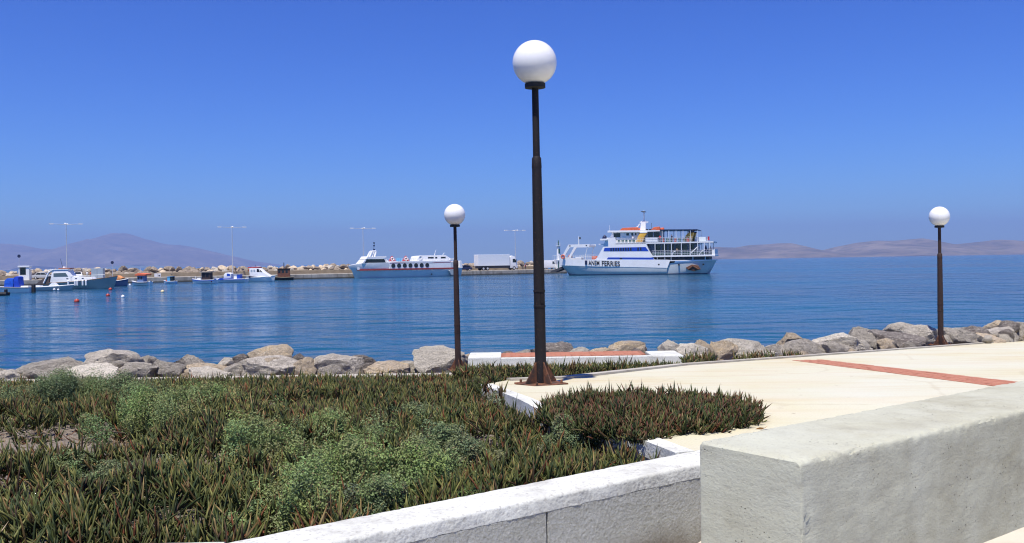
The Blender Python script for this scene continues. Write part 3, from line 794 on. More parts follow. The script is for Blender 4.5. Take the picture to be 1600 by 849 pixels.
for (y0, y1, dens, Ls, Wsz) in ((3.6, 6.2, 200, .102, .0150), (6.2, 9.5, 160, .098, .0158), (9.5, 13, 105, .095, .0180), (13, 18.75, 60, .102, .022)):
    xa, xb = -.55*y1-2.0, 9.0
    n = int((xb-xa)*(y1-y0)*dens)
    x = rng.uniform(xa, xb, n); y = rng.uniform(y0, y1, n)
    ok = ~in_poly(x, y, slabpoly)
    dw = (x-W0.x)*WN.x+(y-W0.y)*WN.y
    ok &= (dw > .36) & (y > 4.33) & (x > -.58*y-1.6) & (x < np.where(y > 10, 2.2+(y-11)*1.15, 1.2)) & (y < edge_y(x)-1.15) & ((x < 3.0) | (fbm(x*1.7, y*1.7) > .42))
    bare_d = ((x-bx_)/1.3)**2+((y-by_+.1)/.75)**2
    ok &= (bare_d > 1+.25*rng.normal(0, 1, n)*.6)
    ok &= (fbm(x*3.3+70, y*3.3) > .37) | (rng.random(n) < .15)
    # do not cover the bench front
    x, y = x[ok], y[ok]
    z = fsoil(x, y)+canopy(x, y)
    sl = np.where(x > -1.0, .115, .1205)     # grown up to just below the kerb and the bench front
    lim = ZC-sl*y-np.where(x > -1.0, .055, .105)
    z = np.where(y > 14.5, lim-.14*rng.random(len(y))**1.5*(.4+1.2*fbm(x*1.2, y*1.2)), np.minimum(z, np.where(y > 9.5, lim, 99)))
    zsl = np.array([zs(q) for q in y])
    z = np.where((x > .184*y) & (y > 12), zsl-.13+.10*rng.random(len(y)), z)
    ax_, ay_ = pd.x, pd.y; ex_, ey_ = pc.x-pd.x, pc.y-pd.y
    tt_ = np.clip(((x-ax_)*ex_+(y-ay_)*ey_)/(ex_**2+ey_**2), 0, 1); de = np.hypot(x-ax_-tt_*ex_, y-ay_-tt_*ey_)
    z = z-.16*np.clip(1.9-bare_d[ok], 0, 1)
    z = z+.10*np.clip(1-de/.45, 0, 1)*(tt_ < .5)-.05*np.clip(1-de/.45, 0, 1)*(tt_ >= .5)
    near = np.clip((dw[ok]-.36)/.5, 0, 1); z = np.minimum(z, Z_SLAB-.10+.10*near)
    per = 8
    b, d, L, w = shoots_to_leaves(x, y, z, per, Ls, Wsz)
    c = ice_cols(len(b), b[:, 0], b[:, 1])
    B.append(b); Dd.append(d); LL.append(L); WW.append(w); CC.append(c)
# dry fallen leaves and stalks lying between the living shoots
nl = 9000; x = rng.uniform(-7.5, 1.2, nl); y = rng.uniform(3.9, 12, nl)
dw = (x-W0.x)*WN.x+(y-W0.y)*WN.y
ok = ~in_poly(x, y, slabpoly) & (dw > .34) & (y > 4.3) & (x > -.6*y-1) & (rng.random(nl) < .25+1.2*np.clip(fbm(x*1.6+9, y*1.6)-.4, 0, 1)); x, y = x[ok], y[ok]
a_ = rng.random(len(x))*6.28; el = rng.normal(.1, .25, len(x))
B.append(np.stack([x, y, np.minimum(fsoil(x, y)+.03+.10*rng.random(len(x)), Z_SLAB-.06)], -1)); Dd.append(np.stack([np.cos(a_)*np.cos(el), np.sin(a_)*np.cos(el), np.sin(el)], -1))
LL.append(rng.uniform(.05, .13, len(x))); WW.append(rng.uniform(.005, .011, len(x)))
CC.append(np.array([[.30,.20,.11],[.36,.28,.18],[.22,.10,.05],[.40,.34,.26],[.12,.07,.05]])[rng.integers(0, 5, len(x))]*rng.uniform(.6, 1.1, (len(x), 1)))
B = np.concatenate(B); Dd = np.concatenate(Dd); LL = np.concatenate(LL); WW = np.concatenate(WW); CC = np.concatenate(CC)
tip = CC*np.array([1.2, 1.05, .9])
ice = leaves('ice_plant', B, Dd, LL, WW, CC, M_LEAF, tip)
tag(ice, 'dense dark green ice plant carpet filling the planter', kind='stuff')
print('ice leaves', len(B))

# ice plant spilling over the paving
ZP = Z_SLAB
pp = [PZ(*q, ZP) for q in ((838,660),(900,680),(985,690),(1010,692),(1050,682),(1120,678),(1180,667),(1192,655),(1185,646),(1140,640),(1060,637),(960,634),(885,636),(855,643))]
ppoly = [(p.x, p.y) for p in pp]
px0, px1 = min(p[0] for p in ppoly), max(p[0] for p in ppoly); py0, py1 = min(p[1] for p in ppoly), max(p[1] for p in ppoly)
n = int((px1-px0)*(py1-py0)*750); x = rng.uniform(px0, px1, n); y = rng.uniform(py0, py1, n); ok = in_poly(x, y, ppoly); x, y = x[ok], y[ok]
def pdist(x, y):
    d = np.full(x.shape, 9.)
    k = len(ppoly)
    for i in range(k):
        a = np.array(ppoly[i]); b = np.array(ppoly[(i+1) % k]); ab = b-a
        t = np.clip(((x-a[0])*ab[0]+(y-a[1])*ab[1])/(ab@ab), 0, 1); d = np.minimum(d, np.hypot(x-a[0]-t*ab[0], y-a[1]-t*ab[1]))
    return d
dd = pdist(x, y); h = .012+.125*np.clip(dd/.30, 0, 1)**.8*(.25+1.4*fbm(x*4, y*4))
hl = rng.random(len(x))**.5
b, d, L, w = shoots_to_leaves(x, y, ZP+h*hl, 8, .070, .0135)
c = ice_cols(len(b), b[:, 0], b[:, 1])*.72
tipc = np.where(rng.random((len(b), 1)) < .28, np.array([[.13, .045, .035]]), c*1.2)
ice2 = leaves('ice_plant', b, d, L, w, c, M_LEAF, tipc)
tag(ice2, 'ice plant with reddish tips spilling over the cream paving', kind='stuff')

# ------------------------------------------------------------------ green saltbush shrubs
def shrub(px, py, rx, rz, label, tone, seed, n=9000):
    zz = ZC-1.47
    p = PZ(px, py, zz)
    for _ in range(6): p = PZ(px, py, float(fsoil(np.array(p.x), np.array(p.y)))+rz*.45)
    g0 = float(fsoil(np.array(p.x), np.array(p.y)))
    t = thing('saltbush_shrub', label, 'shrub', (p.x, p.y, g0), 0, 'green shrubs among the ice plant')
    r = np.random.default_rng(seed)
    k = 46                                    # feathery plumes of foliage round the branch tips
    ca = r.random(k)*6.28; cr = np.abs(r.normal(0, .52, k)); cr = np.minimum(cr, 1.15)
    cx = np.cos(ca)*cr*rx*r.uniform(.8, 1.1); cy = np.sin(ca)*cr*rx
    cz = rz*np.clip(1-.55*cr**2, .15, 1)*r.uniform(.45, 1.12, k)
    cs = r.uniform(.10, .21, k)*rx*1.1
    which = r.integers(0, k, n)
    dv = r.normal(0, 1, (n, 3)); dv /= np.linalg.norm(dv, axis=1, keepdims=True)
    rad = cs[which]*(r.random(n)**.4)
    hh = dv[:, 2:3]*rad[:, None]
    pos = np.stack([cx[which], cy[which], cz[which]], -1)+dv*rad[:, None]*np.array([1, 1, 1.35])
    out = np.stack([cx, cy, cx*0], -1)/max(rx, .01)
    pos += out[which]*np.maximum(hh, 0)*.8
    low = r.random(n) < .18
    pos[low, 2] *= r.random(low.sum())
    pos[:, 2] = np.maximum(pos[:, 2], .01+r.random(n)*.05)
    nrm = dv*.6+r.normal(0, .7, (n, 3))+np.array([0, 0, .6]); nrm /= np.linalg.norm(nrm, axis=1, keepdims=True)
    a = np.cross(nrm, r.normal(0, 1, (n, 3))); a /= np.linalg.norm(a, axis=1, keepdims=True); bb = np.cross(nrm, a)
    s = r.uniform(.0048, .0092, n)[:, None]
    V = np.stack([pos-a*s*1.25, pos-bb*s*.62+nrm*s*.1, pos+a*s*1.25, pos+bb*s*.62+nrm*s*.1], 1).reshape(-1, 3)
    Fc = (np.arange(n)*4)[:, None]+np.array([[0, 1, 2, 3]])
    me = bpy.data.meshes.new('foliage'); me.from_pydata(V.tolist(), [], Fc.tolist())
    base = np.array(tone)*(.6+.75*r.random((n, 1)))*(1+.25*(r.random((k, 3))[which]-.5))
    base = np.where(r.random((n, 1)) < .06, np.array([[.22, .18, .09]]), base)
    cc = np.ones((n, 4, 4)); cc[:, :, :3] = base[:, None, :]
    at = me.attributes.new('leafcol', 'FLOAT_COLOR', 'POINT'); at.data.foreach_set('color', cc.astype(np.float32).ravel())
    me.materials.append(M_BUSH); f = link_mesh('foliage', me, t); f['kind'] = 'stuff'
    st = MB()
    for i in range(k):
        st.path([(0, 0, -.02), (cx[i]*.45, cy[i]*.45, cz[i]*.55), (cx[i], cy[i], cz[i])], .005, 5)
    st.build('stem', mat('twig_bark', (.13, .10, .07), .9), t)
G1 = (.225, .295, .108); G2 = (.185, .235, .11); G3 = (.32, .36, .24)
for i, s in enumerate([
 (405,715,.40,.30,'fine-leaved green shrub at the left of the large green thicket',G1),
 (470,800,.38,.30,'low green shrub nearest the white wall in the thicket',G1),
 (545,770,.42,.34,'largest bright green shrub in the middle of the thicket',G1),
 (640,760,.40,.30,'green shrub right of the largest one, close to the wall',G1),
 (690,715,.30,.24,'small green shrub at the right edge of the thicket',G2),
 (520,700,.42,.26,'green shrub behind the largest one in the thicket',G1),
 (885,705,.24,.24,'round grey-green shrub below the paving corner',G2),
 (590,805,.26,.20,'small dark green shrub against the white wall',G2),
 (240,660,.55,.26,'spreading green shrub in the middle left of the planter',G1),
 (95,625,.60,.26,'grey-green shrub near the seaside kerb at far left',G2),
 (185,625,.45,.24,'shrub next to the far left one behind the bare soil',G2),
 (330,640,.40,.20,'low green shrub between the thicket and the seaside kerb',G1),
 (118,745,.22,.12,'grey-green shrub on the patch of bare soil',G2),
 (185,775,.24,.17,'small dull green shrub in the near left ice plant',G2),
 (265,760,.20,.15,'tiny green shrub left of the thicket',G2),
 (425,585,.30,.30,'light green shrub in front of the broad grey boulder',G1),
 (520,588,.22,.22,'little green shrub by the seaside kerb',G1),
 (775,640,.13,.10,'silvery green shrub at the white corner of the paving',G3),
 (740,735,.24,.17,'thin green shrub near the wall right of the thicket',G2),
 (650,665,.30,.16,'low olive shrub behind the thicket',G2)]):
    shrub(s[0], s[1], s[2]*1.28, s[3]*.85+.11, s[4], s[5], 50+i, n=int(30000*(s[2]/.4)**1.3))

# ------------------------------------------------------------------ quay and breakwater
QD = Vector((.871, .491, 0)); QN = Vector((-.491, .871, 0))
def q_at(px, off=0.0):                      # point on the quay line (plus offset away) under a pixel column
    d = ray(px, 415); s_ = d.x/d.y
    y0 = 261.1; x = None
    # front line y = 261.1 + .564 x, moved away by off
    y = (261.1+off/.871)/(1-.564*s_); return Vector((s_*y, y, 0))
ZQ = 1.22
qs = q_at(-260); qe = q_at(886)
def quad_prism(a, b, n0, n1, z0, z1, name, m, parent=None, bev=0):
    p = [a+QN*n0, b+QN*n0, b+QN*n1, a+QN*n1]
    return MB().prismz([(v.x, v.y) for v in p], z0, z1).build(name, m, parent, bevel=bev)
qo = quad_prism(qs, qe, 0, 11.5, -3, ZQ, 'quay', M_QUAY, None, .12); tag(qo, kind='structure')
QL = (qe-qs).length
hw = quad_prism(qs, qs+QD*(QL-4), 11.6, 12.2, ZQ-.5, ZQ+.95, 'parapet_wall', M_TAN, None, .05)
tag(hw, 'long low tan parapet wall at the back of the quay', 'wall')
core = MB()
pr = [(12.2, -3), (12.3, ZQ+.6), (14.5, ZQ+1.35), (18, ZQ+1.3), (24, -3)]
a_, b_ = qs, qs+QD*(QL+1)
vs = []
for e in (a_, b_):
    for n_, z in pr: v = e+QN*n_; vs.append((v.x, v.y, z))
k = len(pr); core.add(vs, [tuple(range(k)), tuple(range(k, 2*k))[::-1]]+[(i, i+1, k+i+1, k+i) for i in range(k-1)])
tag(core.build('breakwater', M_SOIL), kind='structure')
M_RB1 = make_rock('breakwater_limestone', [(.3, (.13, .10, .07)), (.5, (.21, .165, .12)), (.68, (.30, .24, .17))])
bw_m = []
for i in range(10):
    m = rock_mesh(700+i, 2, 12, .16); m.materials.append((M_RB1, M_RB1, M_ROCK, M_RB1, M_ROCKT)[i % 5]); bw_m.append(m)
def px_of(p):
    q = Vector(p)-Vector((0, 0, ZC)); return 800+F*q.dot(rt)/q.dot(fw)
MARKS = [(20,'left of the kiosk'),(52,'behind the kiosk'),(110,'behind the silver car'),(165,'behind the motor cruiser'),(200,'behind the dark blue boat'),(240,'behind the blue wheelhouse caique'),(290,'behind the tiny light blue boat'),(340,'behind the dark wheelhouse boat'),(385,'behind the open boat with hood'),(430,'behind the red-roofed cabin boat'),(465,'behind the rusty deckhouse'),(540,'left of the passenger boat'),(640,'behind the passenger boat bow'),(712,'behind the passenger boat stern'),(745,'behind the dark car'),(803,'behind the box truck'),(850,'right of the box truck'),(9999,'behind the beacon')]
def mark(px): return next(m for lim, m in MARKS if px < lim)
s_ = (q_at(-12)-qs).length; cnt = 0
while s_ < QL+2:
    for rrow in range(3):
        n_ = (13.0, 14.6, 16.6)[rrow]+random.uniform(-.5, .5); z = (ZQ+.75, ZQ+1.3, ZQ+1.45)[rrow]+random.uniform(-.3, .4)
        p = qs+QD*(s_+random.uniform(-.6, .6))+QN*n_
        ri = random.randrange(len(bw_m)); o = link_mesh('breakwater_boulder', bw_m[ri]); r = random.uniform(.65, 1.2)
        o.location = (p.x, p.y, z); o.scale = (r*1.15, r, r*random.uniform(.6, .9)); o.rotation_euler = (random.uniform(-.4, .4), random.uniform(-.4, .4), random.uniform(0, 6))
        tag(o, '%s boulder in the %s row of the breakwater %s' % (('tan','tan','grey','tan','pale')[ri % 5], ('front','middle','top')[rrow], mark(px_of(p))), 'boulder', 'boulders along the harbour breakwater'); cnt += 1
    s_ += random.uniform(1.55, 2.1)
print('breakwater rocks', cnt)

# ------------------------------------------------------------------ harbour furniture
def harbour_lamp(px, topy, label, first=[None]):
    b = q_at(px, 10.6); topz = PD(px, topy, b.y).z
    t = thing('harbour_lamp', label, 'street lamp', (b.x, b.y, ZQ), R(29), 'tall four-headed lamps on the quay')
    H = topz-ZQ
    MB().lathe([(.30, 0), (.30, .12), (.13, .14), (.075, H)], 10).build('pole', M_GALV, t, True)
    k = 3.05
    MB().tube((-k*.82, 0, H-.18), (0, 0, H-.32), .045, .055, 6).tube((k*.82, 0, H-.18), (0, 0, H-.32), .045, .055, 6)\
        .tube((0, -1.1, H-.18), (0, 0, H-.32), .045, .055, 6).tube((0, 1.1, H-.18), (0, 0, H-.32), .045, .055, 6).build('crossarm', M_GALV, t)
    for (x, y, rz) in ((-k, 0, 0), (k, 0, 0), (-.3, -1.5, 90), (.3, 1.5, 90)):
        h = MB().prism([(-.58, -.05), (-.2, -.16), (.4, -.12), (.58, 0), (.3, .12), (-.4, .1)], -.2, .2).build('lamp_head', M_WSTEEL, t)
        h.location = (x, y, H-.14); h.rotation_euler = (0, 0 if x < 0 else 0, R(rz) + (math.pi if x > 0 else 0))
    return t
harbour_lamp(104.5, 349, 'tall four-headed harbour lamp above the white motor cruiser')
harbour_lamp(363.5, 354, 'tall four-headed harbour lamp behind the red-topped cabin boat')
harbour_lamp(568, 356, 'tall four-headed harbour lamp behind the passenger boat mast')
harbour_lamp(805.5, 359.5, 'tall four-headed harbour lamp in front of the truck cab')

def beacon():
    b = q_at(873, 3.2); k = b.y/F
    t = thing('harbour_beacon', 'white navigation beacon with dark panel on the quay head', 'lighthouse', (b.x, b.y, ZQ), R(20))
    MB().prismz([(-.85, -.85), (.85, -.85), (.85, .85), (-.85, .85)], 0, 2.5).build('plinth', M_WPAINT, t, bevel=.06)
    MB().prismz([(-1.15, -1.15), (1.15, -1.15), (1.15, 1.15), (-1.15, 1.15)], 2.503, 2.75).build('plinth_cap', M_WPAINT, t, bevel=.04)
    MB().box(-.62, -.22, -.9, -.855, .25, 2.2).build('door', M_GREENDK, t)
    MB().lathe([(.58, 2.752), (.48, 6.6)], 16).build('tower', M_WPAINT, t, True)
    MB().box(-.24, .24, -.58, -.44, 4.6, 5.9).build('day_panel', M_GREENDK, t)
    MB().lathe([(.4, 6.6), (.8, 6.75), (.8, 6.85), (.3, 6.87)], 16).build('gallery', M_WPAINT, t, True)
    r = MB()
    for i in range(8):
        a = i*math.pi/4; r.tube((.74*math.cos(a), .74*math.sin(a), 6.86), (.74*math.cos(a), .74*math.sin(a), 7.6), .02, .02, 4)
    r.ring((0, 0, 7.6), .74, .025, 'z', 16, 4); r.build('railing', M_WSTEEL, t)
    MB().lathe([(.16, 6.9), (.16, 7.7), (.22, 7.72), (.12, 8.1), (.02, 8.6)], 12).build('lantern', M_GREENDK, t, True)
beacon()
def kiosk():
    b = q_at(39, 3.0); w = 18*b.y/F
    t = thing('quay_kiosk', 'small white flat-roofed kiosk with open dark front on the quay', 'kiosk', (b.x, b.y, ZQ), R(12))
    MB().box(-w*.42, -w*.34, -.9, .9, 0, 2.75).box(w*.16, w*.42, -.9, .9, 0, 2.75).box(-w*.34, w*.16, .75, .9, 0, 2.75).build('wall', M_WPAINT, t, bevel=.02)
    MB().box(-w*.34, w*.16, -.88, -.78, 0, 1.1).build('counter', M_WSTEEL, t)
    MB().box(-w*.34, w*.16, -.3, .7, 1.1, 2.7).build('opening_shade', M_GLASS, t)  # dark block painted as the shaded inside of the kiosk
    MB().box(-w*.47, w*.47, -1.05, 1.0, 2.752, 3.1).build('roof', M_WPAINT, t, bevel=.06)
    MB().box(w*.42, w*.72, -.8, .5, 2.2, 2.32).build('side_awning', M_WSTEEL, t)
kiosk()
def post_ball(px, topy, label):
    b = q_at(px, 7.5); z = PD(px, topy, b.y).z
    t = thing('signal_post', label, 'signal post', (b.x, b.y, ZQ), 0, 'signal posts with dark discs')
    MB().lathe([(.06, 0), (.045, z-ZQ)], 8).build('pole', M_GALV, t)
    MB().disc((0, z-ZQ), .36, -.05, .05, 14).build('disc', M_NAVY, t)
post_ball(30, 400.5, 'signal post with dark round disc left of the kiosk')
post_ball(175.5, 410.5, 'signal post with dark round disc behind the blue fishing boat')
cb = q_at(246, 4.5); tcab = thing('utility_cabinet', 'small white utility cabinet alone on the quay edge', 'cabinet', (cb.x, cb.y, ZQ), R(29))
MB().box(-.7, .7, -.35, .35, .05, .85).build('body', M_WPAINT, tcab, bevel=.03); MB().box(-.03, .03, -.37, -.352, .1, .8).build('door_gap', M_DKGREY, tcab)
MB().box(.15, .5, -.39, -.353, .25, .5).build('vent', M_DKGREY, tcab)

# ------------------------------------------------------------------ vehicles
def wheels(t, xs_, r, w, half, m=M_BLK):
    for x in xs_:
        for sy in (-1, 1):
            y = sy*(half-w/2)
            o = MB().tube((x, y-w/2, r), (x, y+w/2, r), r, r, 16).build('wheel', m, t)
            MB().tube((x, y+sy*(w/2), r), (x, y+sy*(w/2+.02), r), r*.58, r*.5, 12).build('rim', M_GALV, o)
def car(px, off, ln, label, col, rz, flip=1, cat='car', hatch=True):
    b = q_at(px, off)
    t = thing('parked_car', label, cat, (b.x, b.y, ZQ), rz, 'cars parked on the quay')
    k = ln/4.1*1.0
    body = [(-2.0,.32),(-2.03,.62),(-1.9,.88),(-1.15,.95),(1.45,.98),(1.95,.92),(2.04,.6),(2.0,.32)]
    cab = [(-1.1,.94),(-.45,1.42),(.2,1.5),(1.1,1.48),(1.6,.97)] if hatch else [(-1.1,.94),(-.45,1.42),(.2,1.48),(.8,1.42),(1.35,.97)]
    sx = lambda q: [(flip*x*k, z*k) for x, z in q]
    MB().prism(sx(body), -.86*k, .86*k).build('body', col, t, True, .06)
    MB().prism(sx(cab), -.74*k, .74*k).build('cabin', col, t, True, .05)
    win = [(-.85,1.0),(-.4,1.36),(.25,1.40),(.25,1.0)]; win2 = [(.33,1.0),(.33,1.40),(1.0,1.38),(1.35,1.02)]
    for sy in (-1, 1):
        for w_ in (win, win2): MB().prism(sx(w_), sy*.745*k-.006, sy*.745*k+.006).build('side_window', M_GLASS, t)
    for a, c in (((-1.06,.99),(-.50,1.40)), ((1.56,1.02),(1.14,1.45))):
        dx = -.02 if a[0] < 0 else .02
        MB().add([(flip*(a[0]+dx)*k, -.62*k, a[1]*k), (flip*(a[0]+dx)*k, .62*k, a[1]*k), (flip*(c[0]+dx)*k, .56*k, c[1]*k), (flip*(c[0]+dx)*k, -.56*k, c[1]*k),
                  (flip*(a[0]-dx)*k, -.62*k, a[1]*k-.02), (flip*(a[0]-dx)*k, .62*k, a[1]*k-.02), (flip*(c[0]-dx)*k, .56*k, c[1]*k-.02), (flip*(c[0]-dx)*k, -.56*k, c[1]*k-.02)],
                 [(0,1,2,3),(7,6,5,4),(0,4,5,1),(1,5,6,2),(2,6,7,3),(3,7,4,0)]).build('windscreen', M_GLASS, t)
    for sy in (-1, 1):
        MB().box(min(flip*-2.02*k, flip*-1.9*k)-.03, max(flip*-2.02*k, flip*-1.9*k), sy*.6*k-.16, sy*.6*k+.16, .64*k, .78*k).build('headlight', M_WSTEEL, t)
    wheels(t, (flip*-1.3*k, flip*1.3*k), .31*k, .2, .86*k)
    return t
car(725, 5.0, 4.3, 'small dark blue car parked left of the white box truck', M_NAVY, R(29), 1)
car(121, 6.5, 4.3, 'white hatchback on the quay above the motor cruiser', M_WPAINT, R(-62), 1)
car(67, 6.5, 4.3, 'silver car on the quay right of the kiosk', mat('silver_paint', (.45, .47, .49), .35), R(15), -1)

def truck():
    a = q_at(744, 4.2); b = q_at(806, 4.2); Lt = (b-a).length; c = (a+b)/2
    t = thing('box_truck', 'white box truck with pale cargo box parked on the quay', 'truck', (c.x, c.y, ZQ), math.atan2(b.y-a.y, b.x-a.x))
    h = 25*c.y/F; x0, x1 = -Lt/2, Lt/2; cabx = x1-2.45
    MB().box(x0, cabx-.25, -1.3, 1.3, 1.3, h*.985).build('cargo_box', mat('pale_truck_panel', (.80, .83, .83), .4, (.82, .84, .84), .5), t, bevel=.04)
    MB().box(x0-.03, x0-.003, -1.24, 1.24, 1.36, h*.96).build('rear_door', M_WPAINT, t)
    MB().box(x0+.2, cabx+.1, -1.0, 1.0, .62, 1.296).build('chassis', M_DKGREY, t)
    MB().prism([(cabx, .55), (cabx, h*.84), (cabx+.6, h*.90), (cabx+1.5, h*.84), (cabx+2.05, h*.50), (cabx+2.3, h*.44), (cabx+2.4, .55)], -1.2, 1.2).build('cab', M_WPAINT, t, True, .05)
    for sy in (-1, 1): MB().prism([(cabx+.75, h*.47), (cabx+.75, h*.70), (cabx+1.55, h*.70), (cabx+1.95, h*.47)], sy*1.2-.012, sy*1.2+.012).build('side_window', M_GLASS, t)
    MB().add([(cabx+2.1, -1.08, h*.50), (cabx+2.1, 1.08, h*.50), (cabx+1.58, 1.0, h*.82), (cabx+1.58, -1.0, h*.82), (cabx+2.02, -1.08, h*.49), (cabx+2.02, 1.08, h*.49), (cabx+1.50, 1.0, h*.81), (cabx+1.50, -1.0, h*.81)],
             [(0,1,2,3),(7,6,5,4),(0,4,5,1),(1,5,6,2),(2,6,7,3),(3,7,4,0)]).build('windscreen', M_GLASS, t)
    MB().box(cabx+2.3, cabx+2.48, -1.2, 1.2, .45, .95).build('bumper', M_DKGREY, t)
    for sy in (-1, 1): MB().box(cabx+1.7, cabx+1.82, sy*1.42-.1, sy*1.42+.1, h*.5, h*.68).build('mirror', M_BLK, t)
    wheels(t, (x0+1.7, x0+3.0, cabx+1.2), .52, .32, 1.25)
truck()
def van():
    b = q_at(857, 4.5)
    t = thing('delivery_van', 'white delivery van half hidden behind the nearest lamp pole', 'van', (b.x, b.y, ZQ), R(29))
    MB().prism([(-2.7,.4),(-2.7,2.5),(-2.5,2.62),(1.3,2.62),(2.0,1.55),(2.7,1.3),(2.75,.4)], -.98, .98).build('body', M_WPAINT, t, True, .08)
    for sy in (-1, 1): MB().prism([(.75,1.5),(.75,2.25),(1.3,2.25),(1.75,1.5)], sy*.985-.01, sy*.985+.01).build('side_window', M_GLASS, t)
    MB().box(-2.73, -2.705, -.85, .85, .7, 2.4).build('rear_door', M_WSTEEL, t)
    wheels(t, (-1.7, 1.7), .36, .24, .96)
van()
def grey_container():
    b = q_at(153, 2.6)
    t = thing('storage_container', 'pale grey storage container on the quay behind the cruiser bow', 'container', (b.x, b.y, ZQ), R(14))
    w = 17*b.y/F
    MB().box(-w/2, w/2, -1.2, 1.2, .12, 2.3).build('body', mat('pale_grey_panel', (.36, .43, .47), .5, (.42, .48, .52), .6), t, bevel=.03)
    for sx in (-.35, .35): MB().box(sx*w-.06, sx*w+.06, -1.25, 1.25, 0, .118).build('skid', M_DKGREY, t)
    MB().box(-.015, .015, -1.235, -1.203, .25, 2.15).build('door_gap', M_DKGREY, t)
grey_container()

# ------------------------------------------------------------------ people (tiny, far away)
def person(loc, label, shirt, trousers, rz=0, arms=.25, group=None, h=1.72):
    t = thing('person', label, 'person', loc, rz, group)
    me = bpy.data.meshes.new('body')
    s = h/1.72
    V = [(0,0,.92),(0,0,1.15),(0,0,1.38),(0,0,1.5),(0,.01,1.62),
         (.17,0,1.40),(.22+arms*.2,0,1.14),(.24+arms*.3,-.06,.92),(-.17,0,1.40),(-.22-arms*.2,0,1.14),(-.24-arms*.3,-.06,.92),
         (.10,0,.88),(.11,-.02,.48),(.11,0,.07),(-.10,0,.88),(-.11,.03,.48),(-.11,.05,.07),(.11,-.14,.04),(-.11,-.09,.04)]
    E = [(0,1),(1,2),(2,3),(3,4),(2,5),(5,6),(6,7),(2,8),(8,9),(9,10),(0,11),(11,12),(12,13),(0,14),(14,15),(15,16),(13,17),(16,18)]
    Rr = [.15,.14,.16,.06,.10,.065,.045,.035,.065,.045,.035,.09,.065,.05,.09,.065,.05,.045,.045]
    me.from_pydata([tuple(c*s for c in v) for v in V], E, [])
    o = link_mesh('body', me, t)
    sk = o.modifiers.new('skin', 'SKIN')
    for i, r in enumerate(Rr): me.skin_vertices[0].data[i].radius = (r*s, r*s)
    me.skin_vertices[0].data[0].use_root = True
    o.modifiers.new('sub', 'SUBSURF').levels = 1
    dg = bpy.context.evaluated_depsgraph_get(); m2 = bpy.data.meshes.new_from_object(o.evaluated_get(dg))
    o.modifiers.clear(); o.data = m2
    m2.materials.clear()
    for m in (M_SKIN, shirt, trousers): m2.materials.append(m)
    for p in m2.polygons:
        z = p.center.z/s; p.material_index = 2 if z < .93 and abs(p.center.x) < .2*s else (1 if z < 1.46 and z > .9 and abs(p.center.x) < .25*s else 0); p.use_smooth = True
    MB().ball((0, .02*s, 1.66*s), .11*s, 10).build('hair', M_BLK, t, True)
    return t
pb_ = q_at(821, 6.0)
person((pb_.x, pb_.y, ZQ), 'person in dark red top standing on the quay right of the truck', M_MAROON, M_NAVY, R(40))
pb_ = q_at(136, 3.4)
person((pb_.x, pb_.y, ZQ), 'person in white top on the quay beside the grey container', M_WPAINT, M_NAVY, R(10), group='people on the quay by the cruiser')
pb_ = q_at(141.5, 4.0)
person((pb_.x, pb_.y, ZQ), 'person in orange top on the quay beside the grey container', M_ORANGE, M_DKGREY, R(-20), group='people on the quay by the cruiser')

# ------------------------------------------------------------------ hulls
def loft_hull(name, m, parent, st, cap=True, mdeck=None):
    """st: list of sections; a section is a list of (x, y, z) from keel to sheer for the +y side"""
    n = len(st[0]); vs = []; fs = []
    for sec in st:
        for (x, y, z) in sec: vs.append((x, -y, z))
    off = len(vs)
    for sec in st:
        for (x, y, z) in sec: vs.append((x, y, z))
    for i in range(len(st)-1):
        for j in range(n-1):
            a = i*n+j; fs.append((a, a+1, a+n+1, a+n)); a += off; fs.append((a, a+n, a+n+1, a+1))
        fs.append((i*n+n-1, off+i*n+n-1, off+(i+1)*n+n-1, (i+1)*n+n-1))
    for i in (0, len(st)-1):
        fs.append(tuple(i*n+j for j in range(n))+tuple(off+i*n+j for j in reversed(range(n))))
    return MB().add(vs, fs).build(name, m, parent, True)

def small_boat(px, py, Lpx, label, hull, top=None, rz=0, bow=1, B=None, H=.9, group='small boats moored along the quay', name='fishing_boat', cat='boat', stripe=None):
    b = PZ(px, py, 0); L = Lpx*b.y/F/max(.45, math.cos(rz)); B = B or L*.33
    t = thing(name, label, cat, (b.x, b.y+.4, 0), rz, group)
    st = []; gw = []
    for i in range(11):
        u = i/10; x = (u-.5)*L*bow
        hb = B/2*(1-max(0, (u-.42)/.58)**2.3)*(.82+.18*min(1, u/.3)); hb = max(hb, .03)
        z = H*(.82+.10*(1-u)**2+.55*max(0, u-.35)**2*1.6)
        rake = bow*L*.06*max(0, (u-.7)/.3)
        st.append([(x, .01, -.28), (x, hb*.62, -.12), (x+rake*.4, hb*.86, H*.3), (x+rake, hb, z)])
        gw.append((x+rake, hb, z))
    loft_hull('hull', hull, t, st)
    g = MB()
    for sy in (-1, 1): g.path([(p[0], sy*p[1], p[2]+.02) for p in gw], .055, 5)
    g.build('gunwale', top or M_WPAINT, t)
    if stripe:
        s2 = MB()
        for sy in (-1, 1): s2.path([(p[0], sy*(p[1]*.99+.02), p[2]-.16) for p in gw], .07, 4)
        s2.build('rubbing_strake', stripe, t)
    return t, L, B, H
